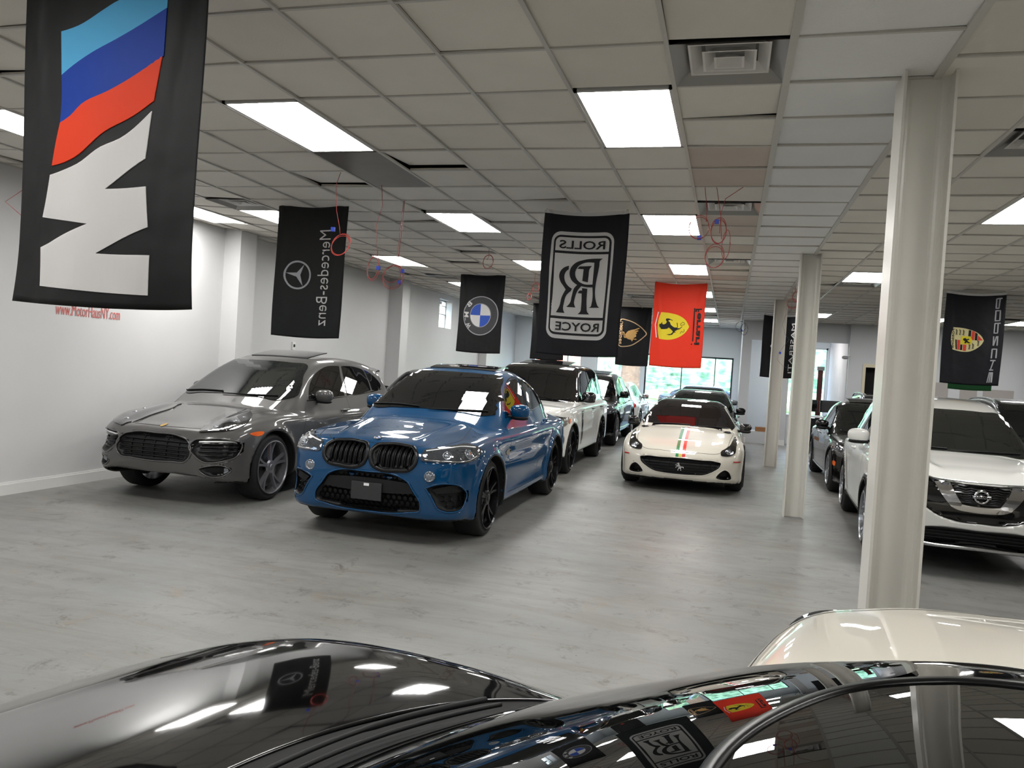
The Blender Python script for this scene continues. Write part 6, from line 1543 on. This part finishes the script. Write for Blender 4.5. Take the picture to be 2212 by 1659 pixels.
roof = [(0, 2.02), (.20, 2.06), (.325, 2.13), (.395, 2.225), (.425, 2.50), (.43, 3.0), (.42, 3.35), (0, 3.42)]
T('roof_glass', roof, RG, off=.004, half=True, h=.04)
c.strip('roof_seal', 0, [(-.43, 3.0), (-.43, 2.50), (-.40, 2.22), (-.33, 2.12), (-.20, 2.05), (0, 2.01), (.20, 2.05), (.33, 2.12), (.40, 2.22), (.43, 2.50), (.43, 3.0)], .020, M_satin, .004, top=True, rise=.005, step=.02)
c.strip('roof_trim', 0, [(.79, 1.62), (.69, 1.93), (.615, 2.22), (.625, 2.6), (.63, 3.1), (.60, 3.5)], .022, M_gloss, .002, top=True, mirror=True, rise=.010, step=.02)
c.strip('bonnet_gap', 0, [(.825, 1.52), (.81, 1.2), (.76, .85), (.69, .5), (.55, .28)], .008, M_gap, .001, top=True, mirror=True, step=.02)
c.strip('bonnet_lip', 0, [(-.82, 1.53), (-.71, 1.395), (-.58, 1.30), (-.38, 1.21), (-.2, 1.165), (0, 1.15), (.2, 1.165), (.38, 1.21), (.58, 1.30), (.71, 1.395), (.82, 1.53)], .008, M_gloss, .003, top=True, rise=.004, step=.02)
# wipers lying on the cowl
def wiper(pts, w=.011):
    q = spline([tuple(p) for p in pts], .03); P, N, ok = c.cast(0, q[:, 0], q[:, 1], True); P = (P+N*.02)[ok]
    o = MB().tube(P, w*.45, 8).build('wiper_blade', M_blk, c.root, True)
    q = spline([(p[0]*.98, p[1]-.03) for p in pts[:3]], .03); P, N, ok = c.cast(0, q[:, 0], q[:, 1], True); P = (P+N*.035)[ok]
    MB().tube(P, [.007]*(len(P)//2)+[.005]*(len(P)-len(P)//2), 8).build('wiper_arm', M_blk, o, True)
wiper([(-.55, 1.42), (-.30, 1.32), (.0, 1.285), (.20, 1.31)]); wiper([(.05, 1.265), (.25, 1.305), (.45, 1.385), (.64, 1.485)])
c.patch('side_window', 90, [(1.85, .99, True), (2.1, 1.13), (2.4, 1.23), (2.8, 1.26, True), (2.8, .985, True)], M_glassd, .004, mirror=True)
c.patch('side_window', 90, [(2.88, 1.26, True), (3.3, 1.20), (3.7, 1.05), (3.75, 1.0, True), (2.88, .985, True)], M_glassd, .004, mirror=True)
c.patch('headlight', 30, [(.50, .60), (.75, .585), (.98, .64), (1.0, .70), (.80, .71), (.55, .67)], M_lensd, .005, mirror=True)
c.patch('grille', 0, [(0, .55), (.45, .53), (.50, .42), (.35, .32), (0, .31)], M_gloss, .005, half=True)
c.wheels('ten', M_alloyd, .24, .235, None, .03)

SPEC['nearwhite'] = dict(SPEC['sedan'])
c = Car('nearwhite', 'nearwhite', 'cream white saloon just beyond the black foreground car', (.06, 3.02), -105., P_pearl, h=.026)
c.body()
c.patch('windshield', 0, [(0, 1.375), (.35, 1.368), (.56, 1.34), (.66, 1.18), (.76, 1.0), (.70, .97), (0, .985)], M_glass, .004, half=True, h=.035)
c.patch('side_window', 90, [(1.95, 1.0, True), (2.2, 1.18), (2.5, 1.30), (2.85, 1.335, True), (2.85, .985, True)], M_glass, .004, mirror=True)
c.patch('side_window', 90, [(2.93, 1.335, True), (3.4, 1.27), (3.75, 1.12), (3.85, 1.03, True), (2.93, .99, True)], M_glass, .004, mirror=True)
c.patch('headlight', 30, [(.52, .62), (.75, .60), (1.0, .67), (1.03, .74), (.80, .745), (.55, .70)], M_lens, .005, mirror=True)
c.patch('grille', 0, [(0, .62), (.38, .60), (.42, .50), (.30, .40), (0, .39)], M_gloss, .005, half=True)
c.strip('bonnet_gap', 0, [(.78, 1.35), (.76, .9), (.70, .5), (.55, .22), (.3, .13), (0, .11)], .007, M_gap, .001, top=True, mirror=True)
c.wheels('ten', M_alloy, .24, .235, None, .03)
# ---------------------------------------------------------------- outside the shop window
g = MB().box((-60, Y_BACK+.35, -.12), (60, 140, -.02)); tag(g.build('ground_outside', mat('pale_concrete', (.72, .70, .67), .8, noise=.06, nscale=.5)), kind='structure')
def leaf_mat(name, a, b):
    m = bpy.data.materials.new(name); m.use_nodes = True; n = m.node_tree; p = n.nodes['Principled BSDF']; tc = n.nodes.new('ShaderNodeTexCoord'); t = n.nodes.new('ShaderNodeTexNoise'); t.inputs['Scale'].default_value = 2.2; t.inputs['Detail'].default_value = 8
    x = n.nodes.new('ShaderNodeMix'); x.data_type = 'RGBA'; x.inputs[6].default_value = (*lin(a), 1); x.inputs[7].default_value = (*lin(b), 1)
    n.links.new(tc.outputs['Object'], t.inputs[0]); r = n.nodes.new('ShaderNodeMapRange'); r.inputs[1].default_value = .38; r.inputs[2].default_value = .62; n.links.new(t.outputs[0], r.inputs[0]); n.links.new(r.outputs[0], x.inputs[0]); n.links.new(x.outputs[2], p.inputs['Base Color']); p.inputs['Roughness'].default_value = .7
    return m
LEAF = [leaf_mat('leaf_green', (.20, .34, .20), (.50, .62, .42)), leaf_mat('leaf_blue_green', (.18, .33, .26), (.44, .60, .50)), leaf_mat('hedge_green', (.45, .58, .42), (.66, .76, .60))]
def crown_mesh(r, seed, sub=4, lump=.28):
    bm = bmesh.new(); bmesh.ops.create_icosphere(bm, subdivisions=sub, radius=1)
    R = np.random.default_rng(seed); K = R.normal(size=(9, 3))*2.2; ph = R.uniform(0, 6, 9); K2 = R.normal(size=(8, 3))*7; 
    for v in bm.verts:
        p = np.array(v.co); d = 1+lump*np.sin(K@p+ph).mean()*1.6+.07*np.sin(K2@p).sum()/2+.05*random.uniform(-1, 1)
        v.co = Vector((p[0]*r[0]*d, p[1]*r[1]*d, p[2]*r[2]*d))
    me = bpy.data.meshes.new('crown'); bm.to_mesh(me); bm.free(); return me
M_bark = mat('bark', (.34, .28, .23), .9, noise=.2, nscale=6)
def tree(label, x, y, H, r, m, seed, group='trees beyond the road'):
    t = thing('tree', label, 'tree', (x, y, 0), group=group); me = crown_mesh((r, r*.8, H*.42), seed); o = link('crown', me, m, t); o.location = (0, 0, H*.47)
    MB().tube([(0, 0, -.05), (.1, 0, H*.3), (0, .1, H*.55)], [.28, .22, .15], 10).build('trunk', M_bark, t)
for k, (x, y, H, r) in enumerate(((-16, 60, 13, 4.2), (-10.5, 73, 13, 4.6), (-5, 60, 11, 3.9), (.5, 73, 12.5, 4.6), (6, 60, 11.5, 4.1), (11.5, 73, 13.5, 4.6), (-21.5, 74, 15, 4.6), (17, 61, 12.5, 4.2))):
    tree('%s leafy tree of the row beyond the hedge' % ['tall bluish', 'broad green', 'rounded bluish', 'middle green', 'second from right bluish', 'rightmost tall green', 'leftmost huge', 'far right huge'][k], x, y, H, r, LEAF[(k+1) % 2], 40+k)
h_ = thing('hedge', 'long pale clipped hedge across the road', 'hedge', (5.5, 46, 0)); me = crown_mesh((9.5, 1.2, .7), 77, 5, .12); o = link('foliage', me, LEAF[2], h_); o.location = (0, 0, .5)
hb = thing('hedge', 'tall green shrub belt at the foot of the far trees', 'hedge', (-1, 52.5, 0)); me = crown_mesh((19, 1.6, 2.2), 78, 5, .14); o = link('foliage', me, LEAF[1], hb); o.location = (0, 0, 1.3)
tt_ = thing('tree', 'thick tree trunk close outside the shop window', 'tree', (-4.4, 36, 0)); MB().tube([(0, 0, -.05), (.05, 0, 2), (-.05, 0, 4), (.1, 0, 7)], [.55, .45, .42, .35], 14).build('trunk', M_bark, tt_); me = crown_mesh((3, 3, 2.2), 99); o = link('crown', me, LEAF[0], tt_); o.location = (0, 0, 8)
# brick house on the left
def brick_mat():
    m = bpy.data.materials.new('red_brick'); m.use_nodes = True; n = m.node_tree; p = n.nodes['Principled BSDF']; b = n.nodes.new('ShaderNodeTexBrick'); b.inputs['Color1'].default_value = (*lin((.66, .36, .28)), 1); b.inputs['Color2'].default_value = (*lin((.74, .44, .34)), 1); b.inputs['Mortar'].default_value = (*lin((.75, .70, .65)), 1); b.inputs['Scale'].default_value = 4
    tc = n.nodes.new('ShaderNodeTexCoord'); mp = n.nodes.new('ShaderNodeMapping'); mp.inputs['Rotation'].default_value = (math.pi/2, 0, 0); n.links.new(tc.outputs['Object'], mp.inputs[0]); n.links.new(mp.outputs[0], b.inputs[0]); n.links.new(b.outputs[0], p.inputs['Base Color']); return m
hs = thing('brick_house', 'red brick house outside the left shop window', 'house', (-11.0, 42, 0))
MB().box((-5, 0, 0), (3.4, 8, 5)).build('wall', brick_mat(), hs); MB().box((-5.4, -.4, 5), (3.8, 8.4, 5.3)).build('roof', M_dark, hs)
for x in (-3.4, 0): f_ = MB().box((x-.7, -.06, 1.3), (x+.7, .02, 2.9)).build('window', M_trimw, hs); MB().box((x-.6, -.08, 1.4), (x+.6, -.06, 2.8)).build('pane', M_gloss, f_)
tree('yellow green bush beside the brick house', -6.2, 39, 2.9, .9, LEAF[2], 55, None); tree('small green tree in front of the brick house', -12.2, 38.5, 3.6, 1.3, LEAF[0], 56, None)
pl = []
cc = plain_car('sedan', 'white saloon parked outdoors, leftmost of the outdoor row', (-3.2, 33.0), 90, P_white, h=.06)
for k, (x, y, m, lab) in enumerate(((1.9, 33.6, P_dark, 'dark car parked outdoors right of the white outdoor saloon'),)):
    plain_car('sedan', lab, (x, y), 90, m, h=.06)
